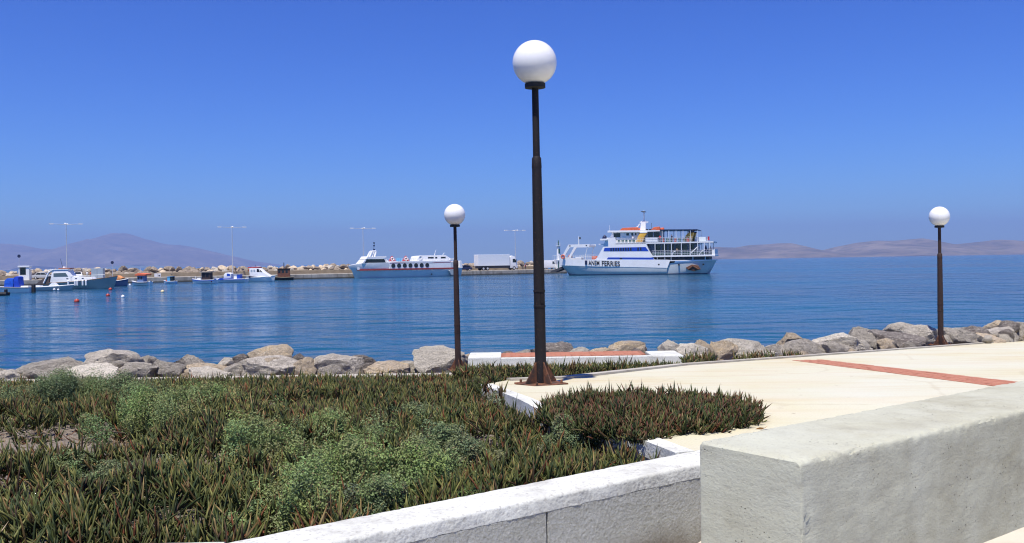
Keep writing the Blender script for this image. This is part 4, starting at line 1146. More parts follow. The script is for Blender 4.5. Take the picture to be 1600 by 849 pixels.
def wheelhouse(t, x0, x1, half, z0, z1, m, roofm=None, glass=M_GLASS, win=2, rake=0.0, over=.15):
    w = MB().prism([(x0, z0), (x0+rake, z1), (x1-rake, z1), (x1, z0)], -half, half).build('cabin', m, t, bevel=.02)
    dx = (x1-x0)/win
    for i in range(win):
        for sy in (-1, 1):
            MB().box(x0+dx*(i+.2)+rake*.4, x0+dx*(i+.8)+rake*.1, sy*half-.012, sy*half+.012, z0+(z1-z0)*.5, z0+(z1-z0)*.86).build('window', glass, w)
    MB().box(x0+rake-.02, x0+rake+.015, -half*.7, half*.7, z0+(z1-z0)*.5, z0+(z1-z0)*.86).build('window', glass, w)
    r = MB().box(x0-over+rake*.5, x1+over-rake*.5, -half-over*.7, half+over*.7, z1+.002, z1+.10).build('roof', roofm or m, t, bevel=.03)
    return w

# caique with blue wheelhouse, orange canvas roof
t, L, B, H = small_boat(220, 446.5, 32, 'small white caique with blue wheelhouse and orange canvas roof', M_WPAINT, M_WPAINT, R(-20), -1, 1.9, .75, stripe=M_NAVY)
MB().box(-.55, .85, -.55, .55, .45, 1.95).build('cabin', mat('faded_blue_paint', (.10, .17, .34), .6, (.14, .22, .40), 2), t, bevel=.03)
for k_ in range(2): MB().box(-.45+.68*k_, .02+.68*k_, -.565, -.552, 1.2, 1.75).build('window', M_GLASS, t)
MB().prism([(-1.0, 1.96), (1.6, 1.96), (1.9, 2.25), (.9, 2.35), (-.2, 2.45), (-.9, 2.2)], -.8, .8).build('canopy', M_ORANGE, t, bevel=.04)
MB().tube((-.15, 0, 2.3), (-.15, 0, 3.5), .03).build('mast', M_WSTEEL, t)
MB().box(1.9, 2.15, -.2, .2, -.1, .9).build('rudder', M_WPAINT, t)
MB().box(-1.7, -1.1, -.35, .35, .55, .9).build('net_box', M_WSTEEL, t)
# small light blue boat
t, L, B, H = small_boat(265, 443.5, 20, 'tiny boat with light blue cuddy tied to the quay', mat('white_blue_hull', (.50, .60, .70), .5), M_WPAINT, R(-15), -1, 1.3, .55)
MB().prism([(-.5, .4), (-.45, 1.45), (.2, 1.5), (.25, .4)], -.4, .4).build('cuddy', M_LBLUE, t, bevel=.03)
MB().prism([(.26, .4), (.24, 1.5), (.85, 1.52), (.85, .4)], -.38, .38).build('shelter', M_GLASS, t)
MB().box(-.5, .95, -.48, .48, 1.525, 1.58).build('roof', M_LBLUE, t)
MB().box(-1.0, -.7, -.15, .15, .5, .8).build('fender', M_RED, t)
MB().box(.95, 1.15, -.12, .12, -.2, .62).build('outboard', M_WPAINT, t)
# fishing boat, dark wheelhouse
t, L, B, H = small_boat(319, 443.5, 38, 'white fishing boat with dark brown wheelhouse and pale flat roof', M_WPAINT, M_WPAINT, R(-12), -1, 2.1, .85, stripe=M_BLUEB)
MB().box(-.35, 1.5, -.6, .6, .55, 2.35).build('cabin', mat('dark_cabin', (.035, .018, .016), .6), t, bevel=.03)
MB().box(-.45, -.352, -.5, .5, .7, 2.2).build('cabin_front', mat('greyblue_cabin', (.20, .26, .32), .6), t)
for k_ in range(2): MB().box(-.2+.85*k_, .4+.85*k_, -.615, -.602, 1.3, 2.05).build('window', M_GLASS, t)
MB().box(-.8, 2.0, -.8, .8, 2.352, 2.46).build('roof', mat('pale_roof', (.45, .42, .38), .8), t)
MB().box(-1.5, -.7, -.4, .4, .7, 1.2).build('winch', M_WSTEEL, t)
MB().tube((-2.0, 0, .9), (-2.1, 0, 1.6), .04).build('bow_post', M_WPAINT, t)
MB().ball((2.0, -.75, .45), .18, 8).build('fender', M_RED, t)
# blue and white open boat with canopy
t, L, B, H = small_boat(361, 441.5, 50, 'blue and white open boat with white hood and small console', M_WPAINT, M_WPAINT, R(-10), -1, 2.3, .8, stripe=M_BLUEB)
MB().prism([(-2.6, .8), (-2.3, .95), (.6, .85), (.6, .55), (-2.4, .5)], -.95, .95).build('side_panel', M_BLUEB, t)
MB().prism([(-1.5, .9), (-1.5, 1.7), (-1.1, 2.1), (-.4, 2.15), (.2, 1.9), (.15, .9)], -.7, .7).build('hood', M_WPAINT, t, True, .12)
MB().prism([(-.75, 1.35), (-.7, 1.95), (.0, 1.85), (.05, 1.4)], -.715, -.701).build('hood_window', M_BLUEB, t)
MB().box(.75, 1.5, -.5, .5, .6, 1.75).build('console', M_WPAINT, t, bevel=.05)
MB().box(1.52, 2.3, -.55, .55, .6, 1.75).build('cuddy', M_BLUEB, t, bevel=.03)
MB().box(.7, 2.35, -.62, .62, 1.753, 1.83).build('roof', M_WPAINT, t)
MB().ball((3.0, -.6, .5), .25, 8).build('fender', M_WPAINT, t); MB().box(2.8, 3.05, -.2, .2, -.2, 1.0).build('outboard', M_DKGREY, t)
nb = PZ(381, 437, 1.2)
# white cabin boat with red top
t, L, B, H = small_boat(407, 440.5, 42, 'white cabin boat with red roof and raked windscreen', M_WPAINT, M_WPAINT, R(-8), 1, 2.5, 1.15, name='cabin_boat')
MB().prism([(-2.2, .8), (-2.25, 3.05), (-.2, 3.1), (1.1, 2.0), (2.2, 1.35), (2.6, 1.0)], -.95, .95).build('cabin', M_WPAINT, t, True, .06)
for x0, x1 in ((-1.95, -1.5), (-1.3, -.85)): MB().box(x0, x1, -.965, -.952, 2.15, 2.7).build('window', mat('pale_window', (.35, .42, .48), .2), t)
MB().prism([(-.55, 2.15), (-.5, 2.85), (-.1, 2.85), (.2, 2.15)], -.966, -.952).build('window', M_GLASS, t)
MB().prism([(.35, 2.1), (.1, 2.75), (.35, 2.55), (.8, 2.1)], -.966, -.952).build('window', M_GLASS, t)
MB().box(-2.6, -.1, -1.0, 1.0, 3.103, 3.3).build('roof', M_RED, t, bevel=.05)
MB().ring((-2.32, -.55, 2.6), .3, .08, 'y').build('life_ring', M_ORANGE, t)
MB().prism([(-2.3, .92), (-2.3, 1.35), (-.2, 1.05), (-.2, .92)], -1.21, -1.19).build('side_stripe', M_NAVY, t)
MB().tube((-1.2, 0, 3.3), (-1.2, 0, 3.75), .03).build('mast', M_DKGREY, t)
# rusty brown boat
t, L, B, H = small_boat(442, 438, 31, 'black-hulled workboat with rusty brown deckhouse', M_BLK, mat('buff_paint', (.45, .36, .22), .6), R(10), -1, 2.1, .75, name='workboat')
MB().box(-1.3, 1.6, -.7, .7, .5, 2.75).build('deckhouse', mat('rusty_brown', (.13, .045, .025), .8, (.20, .075, .035), 2), t, bevel=.04)
for k_ in range(3): MB().box(-1.1+.85*k_, -.6+.85*k_, -.715, -.702, 1.7, 2.4).build('window', M_GLASS, t)
MB().box(-1.55, 1.8, -.85, .85, 2.752, 2.85).build('roof', M_WOOD, t)
MB().tube((.2, 0, 2.85), (.2, 0, 4.2), .12, .09).build('exhaust', M_NAVY, t)
# blue fishing boat with orange cover
t, L, B, H = small_boat(180, 448, 36, 'dark blue fishing boat with orange cover and blue tarpaulin', mat('navy_hull', (.03, .07, .17), .45), M_WPAINT, R(-6), 1, 2.0, 1.2)
MB().box(-1.0, -.25, -.6, .6, .9, 1.9).build('tarpaulin', M_TARP, t, bevel=.08)
MB().prism([(-.1, 1.2), (.1, 1.9), (.6, 2.1), (1.2, 1.75), (1.6, 1.7), (1.3, 1.3), (.5, 1.1)], -.6, .6).build('cover', mat('orange_cover', (.75, .30, .10), .7), t, True, .1)
MB().box(-.1, .9, -.5, .5, .9, 1.25).build('engine_box', M_BLK, t)

# motor cruiser
def cruiser():
    p0 = PZ(62, 452.5, 0); k = p0.y/F
    b = PZ(122, 452, 0); L = 112*k
    t = thing('motor_cruiser', 'long motor cruiser with green-grey hull, white cabin and thin mast', 'boat', (b.x, b.y+1, 0), R(4), 'small boats moored along the quay')
    st = []
    zsr = [1.15, 1.15, 1.2, 1.3, 1.5, 1.75, 1.95, 2.1]
    hb = [1.45, 1.6, 1.65, 1.65, 1.55, 1.2, .65, .05]
    xs_ = [-.38, -.28, -.14, 0, .14, .28, .40, .47]
    for x, h, z in zip(xs_, hb, zsr): st.append([(x*L-(.05*L if h < .7 else 0), .01, -.3), (x*L-(.03*L if h < .7 else 0), h*.6, -.1), (x*L, h*.85, z*.45), (x*L+(.03*L if h < 1.3 else 0), h, z)])
    loft_hull('hull', mat('grey_green_hull', (.30, .345, .32), .4, (.36, .40, .37), .8), t, st)
    g = MB()
    for sy in (-1, 1): g.path([(s_[3][0], sy*s_[3][1], s_[3][2]+.03) for s_ in st], .06, 5)
    g.build('gunwale', M_WOOD, t)
    def X(px): return (px-122)*k
    def Zz(py): return (452.5-py)*k
    c = MB().prism([(X(80), 1.0), (X(84), Zz(423.5)), (X(86), Zz(422.5)), (X(107), Zz(423)), (X(112), Zz(432)), (X(118), Zz(433.5)), (X(140), Zz(434)), (X(146), 1.25)], -1.25, 1.25).build('cabin', M_WPAINT, t, True, .05)
    MB().prism([(X(86), Zz(433)), (X(86), Zz(427.5)), (X(104), Zz(427)), (X(108), Zz(433))], -1.265, -1.252).build('window', mat('cabin_glass', (.10, .14, .16), .1), t)
    MB().box(X(79), X(108), -1.35, 1.35, Zz(422.4), Zz(421.3)).build('roof', M_WPAINT, t, bevel=.04)
    MB().box(X(92), X(110), -.9, .9, Zz(421.2), Zz(419.5)).build('flybridge', mat('red_brown_canvas', (.30, .11, .07), .8), t, bevel=.05)
    MB().tube((X(98), 0, Zz(419.5)), (X(98), 0, Zz(417.4)), .28, .22, 10).build('radar', M_WPAINT, t)
    MB().tube((X(95), .3, Zz(421)), (X(91), .3, Zz(405)), .04, .02).build('antenna', M_NAVY, t)
    MB().prism([(X(58), .9), (X(74), Zz(433)), (X(79), Zz(432)), (X(79), 1.0)], -1.2, 1.2).build('aft_canopy_frame', mat('dark_canvas', (.09, .07, .065), .8), t)
    for sy in (-1, 1):
        MB().path([(X(71), sy*1.24, 1.1), (X(79), sy*1.24, Zz(426)), (X(86), sy*1.24, Zz(422))], .14, 6).build('arch', M_WPAINT, t)
    for px in (109.5, 119.5, 123, 131, 136):
        f = MB().lathe([(.02, 0), (.16, .1), (.17, .9), (.02, 1.05)], 8).build('fender', M_WPAINT, t, True); f.location = (X(px), -1.72, .55)
    r = MB()
    for i in range(9):
        x = X(112+i*6); r.tube((x, -1.3+i*.12, 1.5+.03*i), (x, -1.3+i*.12, 2.2+.03*i), .025, .025, 4)
    r.path([(X(112), -1.3, 2.2), (X(160), -.34, 2.44)], .03, 5); r.build('bow_rail', M_GALV, t)
    for px in (105, 118, 128): MB().box(X(px), X(px+3), -1.28, -1.253, Zz(436.5), Zz(435.5)).build('porthole', M_GLASS, t)
cruiser()
# white speedboat in front
def speedboat():
    b = PZ(81, 454.5, 0); k = b.y/F; L = 62*k
    t = thing('speedboat', 'low white open boat lying in front of the motor cruiser stern', 'boat', (b.x, b.y, 0), R(3), 'small boats moored along the quay')
    st = []
    for u in (0, .2, .4, .6, .8, .93, 1):
        h = 1.0*(1-max(0, (u-.45)/.55)**2.2)+.02; z = .62+.28*u*u; x = (u-.5)*L
        st.append([(x, .01, -.2), (x, h*.7, -.05), (x, h*.9, .3), (x+.3*u, h, z)])
    loft_hull('hull', mat('offwhite_hull', (.42, .47, .46), .4), t, st)
    g = MB()
    for sy in (-1, 1): g.path([(s_[3][0], sy*s_[3][1], s_[3][2]) for s_ in st], .09, 6)
    g.build('gunwale', M_WPAINT, t)
    MB().box(-L*.46, -L*.25, -.6, .6, .62, .9).build('stern_bench', M_WPAINT, t, bevel=.05)
    MB().prism([(-.5, .6), (.2, 1.3), (.5, 1.3), (1.1, .7)], -.5, .5).build('console', M_WPAINT, t, bevel=.05)
    MB().box(-L*.5-.5, -L*.5+.05, -.25, .25, -.3, 1.05).build('outboard', M_BLK, t, bevel=.12)
    f = MB().ball((.9, -1.2, .2), .22, 8); f.ball((1.5, -1.15, .15), .2, 8); f.build('fender', M_WPAINT, t)
speedboat()
def tarp_boat():
    b = PZ(18, 458, 0); k = b.y/F; L = 74*k
    t = thing('open_boat', 'white open boat with bright blue tarpaulin shelter and outboard', 'boat', (b.x-.5, b.y, 0), R(2), 'small boats moored along the quay')
    st = []
    for u in (0, .15, .35, .6, .8, .93, 1):
        h = 1.05*(1-max(0, (u-.45)/.55)**2.2)+.02; z = .85+.3*u*u; x = -(u-.5)*L
        st.append([(x, .01, -.2), (x, h*.7, -.05), (x, h*.92, .4), (x-.3*u, h, z)])
    loft_hull('hull', M_WPAINT, t, st)
    g = MB()
    for sy in (-1, 1): g.path([(s_[3][0], sy*(s_[3][1]+.02), s_[3][2]-.1) for s_ in st], .06, 6)
    g.build('rubbing_strake', M_NAVY, t)
    x0 = (10-18)*k+.5; x1 = (34-18)*k+.5; zt = (458-433)*k
    MB().prism([(x0, .85), (x0+.1, zt*.78), (x0+.5, zt*.93), (x0+1.4, zt*.88), (x0+1.5, 1.5), (x0+1.3, .85)], -.75, .75).build('tarpaulin', M_TARP, t, True, .12)
    MB().prism([(x0+1.52, .85), (x0+1.5, zt*.98), (x0+1.9, zt*1.03), (x1-.1, zt), (x1, .85)], -.82, .82).build('tarpaulin', mat('deep_blue_tarp', (.01, .04, .40), .5, (.012, .07, .55), 2), t, True, .12)
    MB().box(L*.5-.05, L*.5+.45, -.25, .25, -.35, 1.25).build('outboard', M_BLK, t, bevel=.12)
    MB().box(x1+.1, L*.5-.3, -.6, .6, .8, 1.05).build('bench', M_WPAINT, t, bevel=.04)
tarp_boat()
b = PZ(8, 462, 0)
t = thing('dinghy', 'black outboard dinghy at the left edge in front of the tarpaulin boat', 'boat', (b.x-1.0, b.y, 0), R(8), 'small boats moored along the quay')
for sy in (-.55, .55): MB().path([(-2.2, sy, .25), (.9, sy, .22), (1.3, sy, .2)], .24, 10).build('inflatable_tube', M_BLK, t, True)
MB().box(-2.2, .95, -.5, .5, .08, .16).build('floor', M_DKGREY, t)
MB().box(.9, 1.2, -.3, .3, -.25, .85).build('outboard', M_BLK, t, bevel=.1)
MB().box(-.3, .1, -.45, .45, .18, .5).build('seat', M_DKGREY, t)

# ------------------------------------------------------------------ buoys
def buoy(px, py, r, m, label, grp='mooring buoys on the harbour water'):
    b = PZ(px, py, 0); k = b.y/F
    t = thing('mooring_buoy', label, 'buoy', (b.x, b.y, 0), 0, grp)
    MB().ball((0, 0, r*k*.35), r*k, 14).build('float', m, t, True)
    MB().ring((0, 0, r*k*1.38), .07, .02, 'x', 10, 5).build('mooring_eye', M_GALV, t)
buoy(120, 472.5, 4.0, mat('red_buoy', (.42, .05, .03), .45), 'largest red buoy, nearest in the harbour')
buoy(168.5, 463, 3.0, MATS['red_buoy'], 'dark red buoy left of the white float')
buoy(172.5, 453.5, 2.8, MATS['red_buoy'], 'small red buoy in front of the blue fishing boat')
buoy(254, 457, 2.8, mat('cream_buoy', (.70, .58, .33), .5), 'cream buoy in front of the tiny light blue boat')
buoy(192, 465, 2.8, M_WPAINT, 'white float right of the dark red buoy')
buoy(203, 446, 1.8, M_WPAINT, 'tiny white float left of the blue wheelhouse caique')
buoy(555.5, 434.5, 3.0, M_RED, 'red buoy under the bow of the passenger boat')

# ------------------------------------------------------------------ passenger boat
def passenger_boat():
    a = q_at(543, -3.9); bq = q_at(716, -3.9); L = (bq-a).length
    t = thing('passenger_boat', 'long white passenger boat with round black portholes and red stripe', 'boat', (a.x, a.y, 0), math.atan2(bq.y-a.y, bq.x-a.x))
    sx = L/1430; sz = .1188*241/F
    X = lambda v: (v-110)*sx
    Z = lambda v: (540-v)*sz
    P = lambda pts: [(X(x), Z(y)) for x, y in pts]
    st = []
    data = [(112, 200, .05, 380), (170, 225, .9, 366), (260, 270, 1.9, 352), (380, 360, 2.7, 346), (560, 540, 3.15, 344), (800, 800, 3.2, 344), (1100, 1100, 3.2, 346), (1400, 1400, 3.15, 350), (1420, 1420, 3.1, 425), (1530, 1525, 3.0, 428)]
    for xt, xb, h, yt in data:
        flare = .62 if xt < 500 else .93
        st.append([(X(xb), .02, -.5), (X(xb), h*flare*.8, -.15), (X(xb*.55+xt*.45), h*(flare+1)/2, Z(440)), (X(xt*.8+xb*.2), h*.97, Z(432) if yt > 400 else Z(410)), (X(xt), h, Z(yt))])
    hl = loft_hull('hull', mat('pale_hull_white', (.76, .77, .75), .35, (.70, .71, .69), .4), t, st)
    # stripe
    for i, (xx0, xx1) in enumerate(((205, 560), (560, 1440))):
        for sy in (-1, 1):
            if i: MB().box(X(xx0), X(xx1), sy*3.2-.03, sy*3.2+.03, Z(444), Z(424)).build('stripe', M_MAROON, t)
            else:
                pts = [(205, 1.30), (300, 2.12), (400, 2.68), (480, 2.98), (562, 3.17)]
                m = MB()
                for (xa, ha), (xb_, hb_) in zip(pts[:-1], pts[1:]):
                    m.add([(X(xa), sy*(ha+.05), Z(444)), (X(xb_), sy*(hb_+.05), Z(444)), (X(xb_), sy*(hb_+.05), Z(424)), (X(xa), sy*(ha+.05), Z(424)),
                           (X(xa), sy*(ha-.2), Z(444)), (X(xb_), sy*(hb_-.2), Z(444)), (X(xb_), sy*(hb_-.2), Z(424)), (X(xa), sy*(ha-.2), Z(424))], [(0,1,2,3),(7,6,5,4),(0,4,5,1),(2,6,7,3),(1,5,6,2),(3,7,4,0)])
                m.build('stripe', M_MAROON, t)
    # saloon side
    c = MB().prism(P([(566, 424), (575, 400), (560, 345), (700, 332), (1000, 330), (1365, 330), (1372, 424)]), -3.16, 3.16).build('saloon', M_WPAINT, t)
    for i in range(7):
        cx = 620+i*72.5
        for sy in (-1, 1):
            p = MB().disc((X(cx), Z(387)), 27*sz*1.0, sy*3.16-.03, sy*3.16+.03, 20).build('porthole', M_GLASS, c)
            if sy < 0: MB().ring((X(cx), -3.19, Z(387)), 27*sz, .035, 'y', 20, 5).build('porthole_rim', M_DKGREY, p)
    for sy in (-1, 1): MB().box(X(575), X(1365), sy*3.17-.015, sy*3.17+.015, Z(356), Z(349)).build('thin_stripe', M_MAROON, t)
    # wheelhouse
    w = MB().prism(P([(250, 352), (290, 305), (320, 296), (540, 296), (575, 345), (570, 352)]), -2.2, 2.2).build('wheelhouse', M_WPAINT, t)
    for sy in (-1, 1): MB().prism(P([(278, 345), (310, 302), (525, 300), (545, 345)]), sy*2.2-.02, sy*2.2+.02).build('window', M_GLASS, w)
    MB().add([(X(262), -1.9, Z(346)), (X(262), 1.9, Z(346)), (X(296), 1.8, Z(304)), (X(296), -1.8, Z(304)), (X(272), -1.9, Z(346)), (X(272), 1.9, Z(346)), (X(306), 1.8, Z(304)), (X(306), -1.8, Z(304))],
             [(0,1,2,3),(7,6,5,4),(0,4,5,1),(1,5,6,2),(2,6,7,3),(3,7,4,0)]).build('windscreen', M_GLASS, w)
    for sy in (-1, 1): MB().prism(P([(525, 296), (545, 296), (590, 345), (566, 347)]), sy*2.26-.04, sy*2.26+.04).build('pillar', M_MAROON if False else M_WPAINT, t)
    MB().prism(P([(295, 298), (322, 262), (345, 268), (550, 264), (552, 280), (500, 300)]), -2.4, 2.4).build('wheelhouse_roof', M_WPAINT, t, bevel=.05)
    for sy in (-1, 1):
        m = MB()
        pts = [(X(368), sy*.75, Z(268)), (X(400), sy*.65, Z(200)), (X(452), sy*.65, Z(198)), (X(432), sy*.75, Z(268))]
        m.path(pts, .2, 6); m.build('mast_arch', M_WPAINT, t)
    MB().tube((X(425), -.7, Z(198)), (X(425), .7, Z(198)), .2).build('arch_bar', M_WPAINT, t)
    MB().tube((X(432), 0, Z(198)), (X(447), 0, Z(84)), .07, .04).build('antenna', M_NAVY, t)
    for v in (90, 125, 175): MB().box(X(440)-.2, X(440)+.2, -.1, .1, Z(v+8), Z(v-8)).build('antenna_light', M_NAVY, t)
    MB().tube((X(325), 0, Z(262)), (X(325), 0, Z(60)), .03, .015).build('whip_antenna', M_GALV, t)
    # upper deck railing and gear
    r = MB()
    for sy in (-3.0, 3.0):
        for i in range(13): x = X(580+i*30); r.tube((x, sy, Z(332)), (x, sy, Z(296)), .025, .025, 4)
        for v in (297, 314): r.tube((X(580), sy, Z(v)), (X(940), sy, Z(v)), .028, .028, 4)
    r.build('deck_railing', M_WSTEEL, t)
    for cx, m in ((645, M_RED), (820, M_RED)):
        o = MB().prism(P([(cx-45, 330), (cx-20, 280), (cx, 258), (cx+20, 280), (cx+45, 330)]), -1.2, -1.0).build('raft_rack', m, t)
        MB().ring((X(cx), -1.3, Z(298)), .38, .12, 'y').build('life_ring', M_WPAINT, o)
    MB().box(X(705), X(765), -1.3, -.4, Z(330), Z(288)).build('deck_locker', M_LBLUE, t, bevel=.08)
    # aft cabin
    c = MB().prism(P([(935, 332), (960, 268), (1020, 260), (1320, 258), (1385, 300), (1385, 332)]), -2.3, 2.3).build('aft_cabin', M_WPAINT, t, True, .06)
    for x0, x1 in ((1085, 1160), (1180, 1208), (1255, 1320)): MB().box(X(x0), X(x1), -2.32, -2.302, Z(300), Z(280)).build('window', M_GLASS, c)
    MB().ring((X(983), -2.4, Z(286)), .42, .12, 'y').build('life_ring', M_WPAINT, t)
    MB().box(X(1370), X(1470), -2.5, 2.5, Z(322), Z(304)).build('aft_awning', M_WPAINT, t, bevel=.04)
    for x0, x1, yt in ((1200, 1225, 185), (1310, 1335, 225)): MB().tube((X(x0), -.8, Z(262)), (X(x1), -.8, Z(yt)), .10, .05).build('davit', M_WSTEEL, t)
    MB().box(X(1372), X(1455), -2.2, 2.2, Z(425), Z(372)).build('engine_casing', M_DKGREY, t, bevel=.1)
    m = MB()
    for i in range(4): m.tube((X(1375+i*28), -2.6, Z(425)), (X(1375+i*28), -2.6, Z(322)), .06, .06, 5)
    m.build('awning_post', M_WSTEEL, t)
    for i in range(5): MB().box(X(1380+i*17), X(1390+i*17), -2.5, -2.1, Z(380+6*(i % 2)), Z(340+9*(i % 3))).build('deck_gear', (M_ORANGE, M_WPAINT, M_DKGREY, M_TAN, M_WSTEEL)[i], t)
    MB().prism(P([(1490, 428), (1500, 340), (1520, 335), (1535, 428)]), -2.9, 2.9).build('stern_bulwark', M_WPAINT, t)
    for sy in (-1, 1): MB().prism(P([(1335, 468), (1350, 455), (1450, 450), (1455, 520), (1360, 520)]), sy*3.35-.35, sy*3.35+.35).build('stern_fin', mat('fin_grey', (.34, .40, .42), .5), t)
    MB().disc((X(1113), Z(506)), .17, -3.18, -3.0, 10).build('outlet', M_BLK, t)
    MB().box(X(206), X(238), -1.55, -1.2, Z(436), Z(412)).build('anchor', M_WSTEEL, t)
    MB().path([(X(122), 0, Z(382)), (X(118), 0, Z(350))], .05).build('bow_staff', M_DKGREY, t)
passenger_boat()

# ------------------------------------------------------------------ car ferry
def ferry():
    st_ = PD(1120, 415, 218); bw = PD(877.5, 415, 229); st_.z = bw.z = 0
    L = (st_-bw).length
    t = thing('car_ferry', 'white car ferry with blue window bands docked at the quay head', 'ferry', (bw.x, bw.y, 0), math.atan2(st_.y-bw.y, st_.x-bw.x))
    t.location = (bw.x, bw.y, 0)
    sx = L/1340; sz = 223.5/F/5.714
    X = lambda v: (v-140)*sx
    Z = lambda v: (682-v)*sz
    P = lambda pts: [(X(x), Z(y)) for x, y in pts]
    HB = 4.9
    # lower hull, the shade of its inward flare put into the grey
    st = []
    for xt, xb, ht, hbm, yt in [(158, 232, 2.6, 1.6, 588), (200, 250, 3.5, 2.4, 590), (280, 300, 4.4, 3.4, 594), (420, 425, 4.85, 4.3, 600), (700, 700, HB, 4.6, 610), (1085, 1085, HB, 4.6, 624), (1090, 1088, HB-.35, 4.4, 585), (1300, 1290, HB-.5, 4.0, 570), (1440, 1395, HB-.9, 3.2, 565), (1470, 1412, HB-1.3, 2.8, 562)]:
        st.append([(X(xb), .05, -1), (X(xb), hbm*.85, -.35), (X(xb), hbm, .12), (X((xt+xb)/2), (hbm+ht)/2+.1, Z((yt+680)/2)), (X(xt), ht, Z(yt))])
    loft_hull('lower_hull', M_GREYHULL, t, st)
    # boot-top: dark waterline band
    bt_ = MB()
    pts = [(232, 1.6), (250, 2.4), (300, 3.4), (425, 4.3), (700, 4.6), (1088, 4.6), (1290, 4.0), (1395, 3.2), (1412, 2.8)]
    for sy in (-1, 1):
        for (xa, ha), (xb_, hb_) in zip(pts[:-1], pts[1:]):
            bt_.add([(X(xa), sy*(ha+.05), -.1), (X(xb_), sy*(hb_+.05), -.1), (X(xb_), sy*(hb_+.07), .22), (X(xa), sy*(ha+.07), .22)], [(0, 1, 2, 3)])
    bt_.build('boot_topping', M_NAVY, t)
    # white strake / bulwark (outer plates)
    for sy in (-1, 1):
        m = MB()
        seg = [(142, 2.2, 510, 588), (190, 3.3, 520, 590), (280, 4.45, 538, 594), (420, 4.93, 541, 600), (490, HB+.06, 541, 603), (700, HB+.06, 545, 610), (1080, HB+.06, 553, 624)]
        vs = []; fs = []
        for xx, h, yt, yb in seg:
            for (dh, yv) in ((0, yb), (.04, yt), (-.16, yt), (-.16, yb)): vs.append((X(xx), sy*(h+dh), Z(yv)))
        for i in range(len(seg)-1):
            for k in range(4): fs.append((i*4+k, i*4+(k+1) % 4, i*4+4+(k+1) % 4, i*4+4+k))
        fs += [(0,1,2,3), ((len(seg)-1)*4+3, (len(seg)-1)*4+2, (len(seg)-1)*4+1, (len(seg)-1)*4)]
        m.add(vs, fs); m.build('bulwark', M_WPAINT, t)
        MB().prism(P([(1079, 553), (1116, 556), (1090, 624), (1079, 624)]), sy*HB-.02, sy*HB+.061).build('bulwark_end', M_WPAINT, t)
    MB().prismz([(X(165), -2.6), (X(290), -4.2), (X(430), -4.7), (X(1085), -4.7), (X(1085), 4.7), (X(430), 4.7), (X(290), 4.2), (X(165), 2.6)], Z(592), Z(588)).build('car_deck', M_DKGREY, t)
    # superstructure
    sp = MB().prism(P([(480, 541), (500, 520), (545, 440), (577, 352), (652, 350), (660, 394), (912, 400), (938, 468), (986, 556), (600, 560)]), -HB-.02, HB+.02).build('superstructure', M_WPAINT, t)
    for sy in (-1, 1):
        y0, y1 = (sy*(HB+.03)-.025, sy*(HB+.03)+.025)
        MB().prism(P([(562, 440), (912, 440), (936, 476), (552, 470)]), y0, y1).build('window_band', M_BLUEB, sp)
        for i in range(9): MB().box(X(612+i*21), X(624+i*21), sy*(HB+.065)-.012, sy*(HB+.065)+.012, Z(470), Z(443)).build('window', M_GLASS, sp)
        for i in range(2): MB().box(X(842+i*22), X(854+i*22), sy*(HB+.065)-.012, sy*(HB+.065)+.012, Z(470), Z(443)).build('window', M_GLASS, sp)
        MB().prism(P([(592, 525), (975, 533), (980, 557), (575, 546)]), y0, y1).build('window_band', M_BLUEB, sp)
        MB().box(X(693), X(712), sy*(HB+.065)-.012, sy*(HB+.065)+.012, Z(547), Z(532)).build('window', M_GLASS, sp)
    # lettering on the bulwark
    MB().box(X(390), X(410), -HB-.14, -HB-.075, Z(587), Z(549)).build('emblem', M_NAVY, t)
    for txt, x0, x1, yv0, yv1 in (('ANEM', 421, 516, 589, 549), ('FERRIES', 537, 692, 598, 554)):
        cu = bpy.data.curves.new('lettering', 'FONT'); cu.body = txt; cu.size = 1; cu.extrude = .012; cu.offset = .018
        o = bpy.data.objects.new('lettering', cu); C.objects.link(o)
        dg = bpy.context.evaluated_depsgraph_get(); me = bpy.data.meshes.new_from_object(o.evaluated_get(dg))
        C.objects.unlink(o); bpy.data.objects.remove(o)
        co_ = np.array([v.co for v in me.vertices]); mn, mx = co_.min(0), co_.max(0)
        for v in me.vertices:
            u = (v.co.x-mn[0])/(mx[0]-mn[0]); q = (v.co.y-mn[1])/(mx[1]-mn[1])
            slope = (x0+u*(x1-x0)-x0)*.045
            v.co = (X(x0+u*(x1-x0)), -HB-.125-v.co.z*1.5, Z(yv0+(yv1-yv0)*q+slope))
        me.materials.append(M_BLK); link_mesh('lettering', me, t)
    # wheelhouse and bridge roof
    w = MB().prism(P([(598, 352), (622, 306), (850, 306), (850, 398), (660, 398), (655, 352)]), -3.6, 3.6).build('wheelhouse', M_WPAINT, t)
    for x0, x1, ya, yb in ((632, 690, 348, 312), (742, 764, 335, 314), (784, 800, 335, 314), (815, 828, 335, 314)): MB().box(X(x0), X(x1), -3.63, -3.602, Z(ya), Z(yb)).build('window', M_GLASS, w)
    MB().add([(X(603), -3.2, Z(346)), (X(603), 3.2, Z(346)), (X(618), 3.2, Z(312)), (X(618), -3.2, Z(312)), (X(609), -3.2, Z(346)), (X(609), 3.2, Z(346)), (X(624), 3.2, Z(312)), (X(624), -3.2, Z(312))],
             [(0,1,2,3),(7,6,5,4),(0,4,5,1),(1,5,6,2),(2,6,7,3),(3,7,4,0)]).build('windscreen', M_GLASS, w)
    MB().prism(P([(584, 304), (586, 288), (850, 292), (1030, 296), (1030, 305), (850, 308)]), -4.3, 4.3).build('bridge_roof', M_WPAINT, t)
    MB().box(X(900), X(1030), -3.4, 3.4, Z(400), Z(306)).build('upper_house', mat('shaded_house', (.20, .25, .33), .3), t)
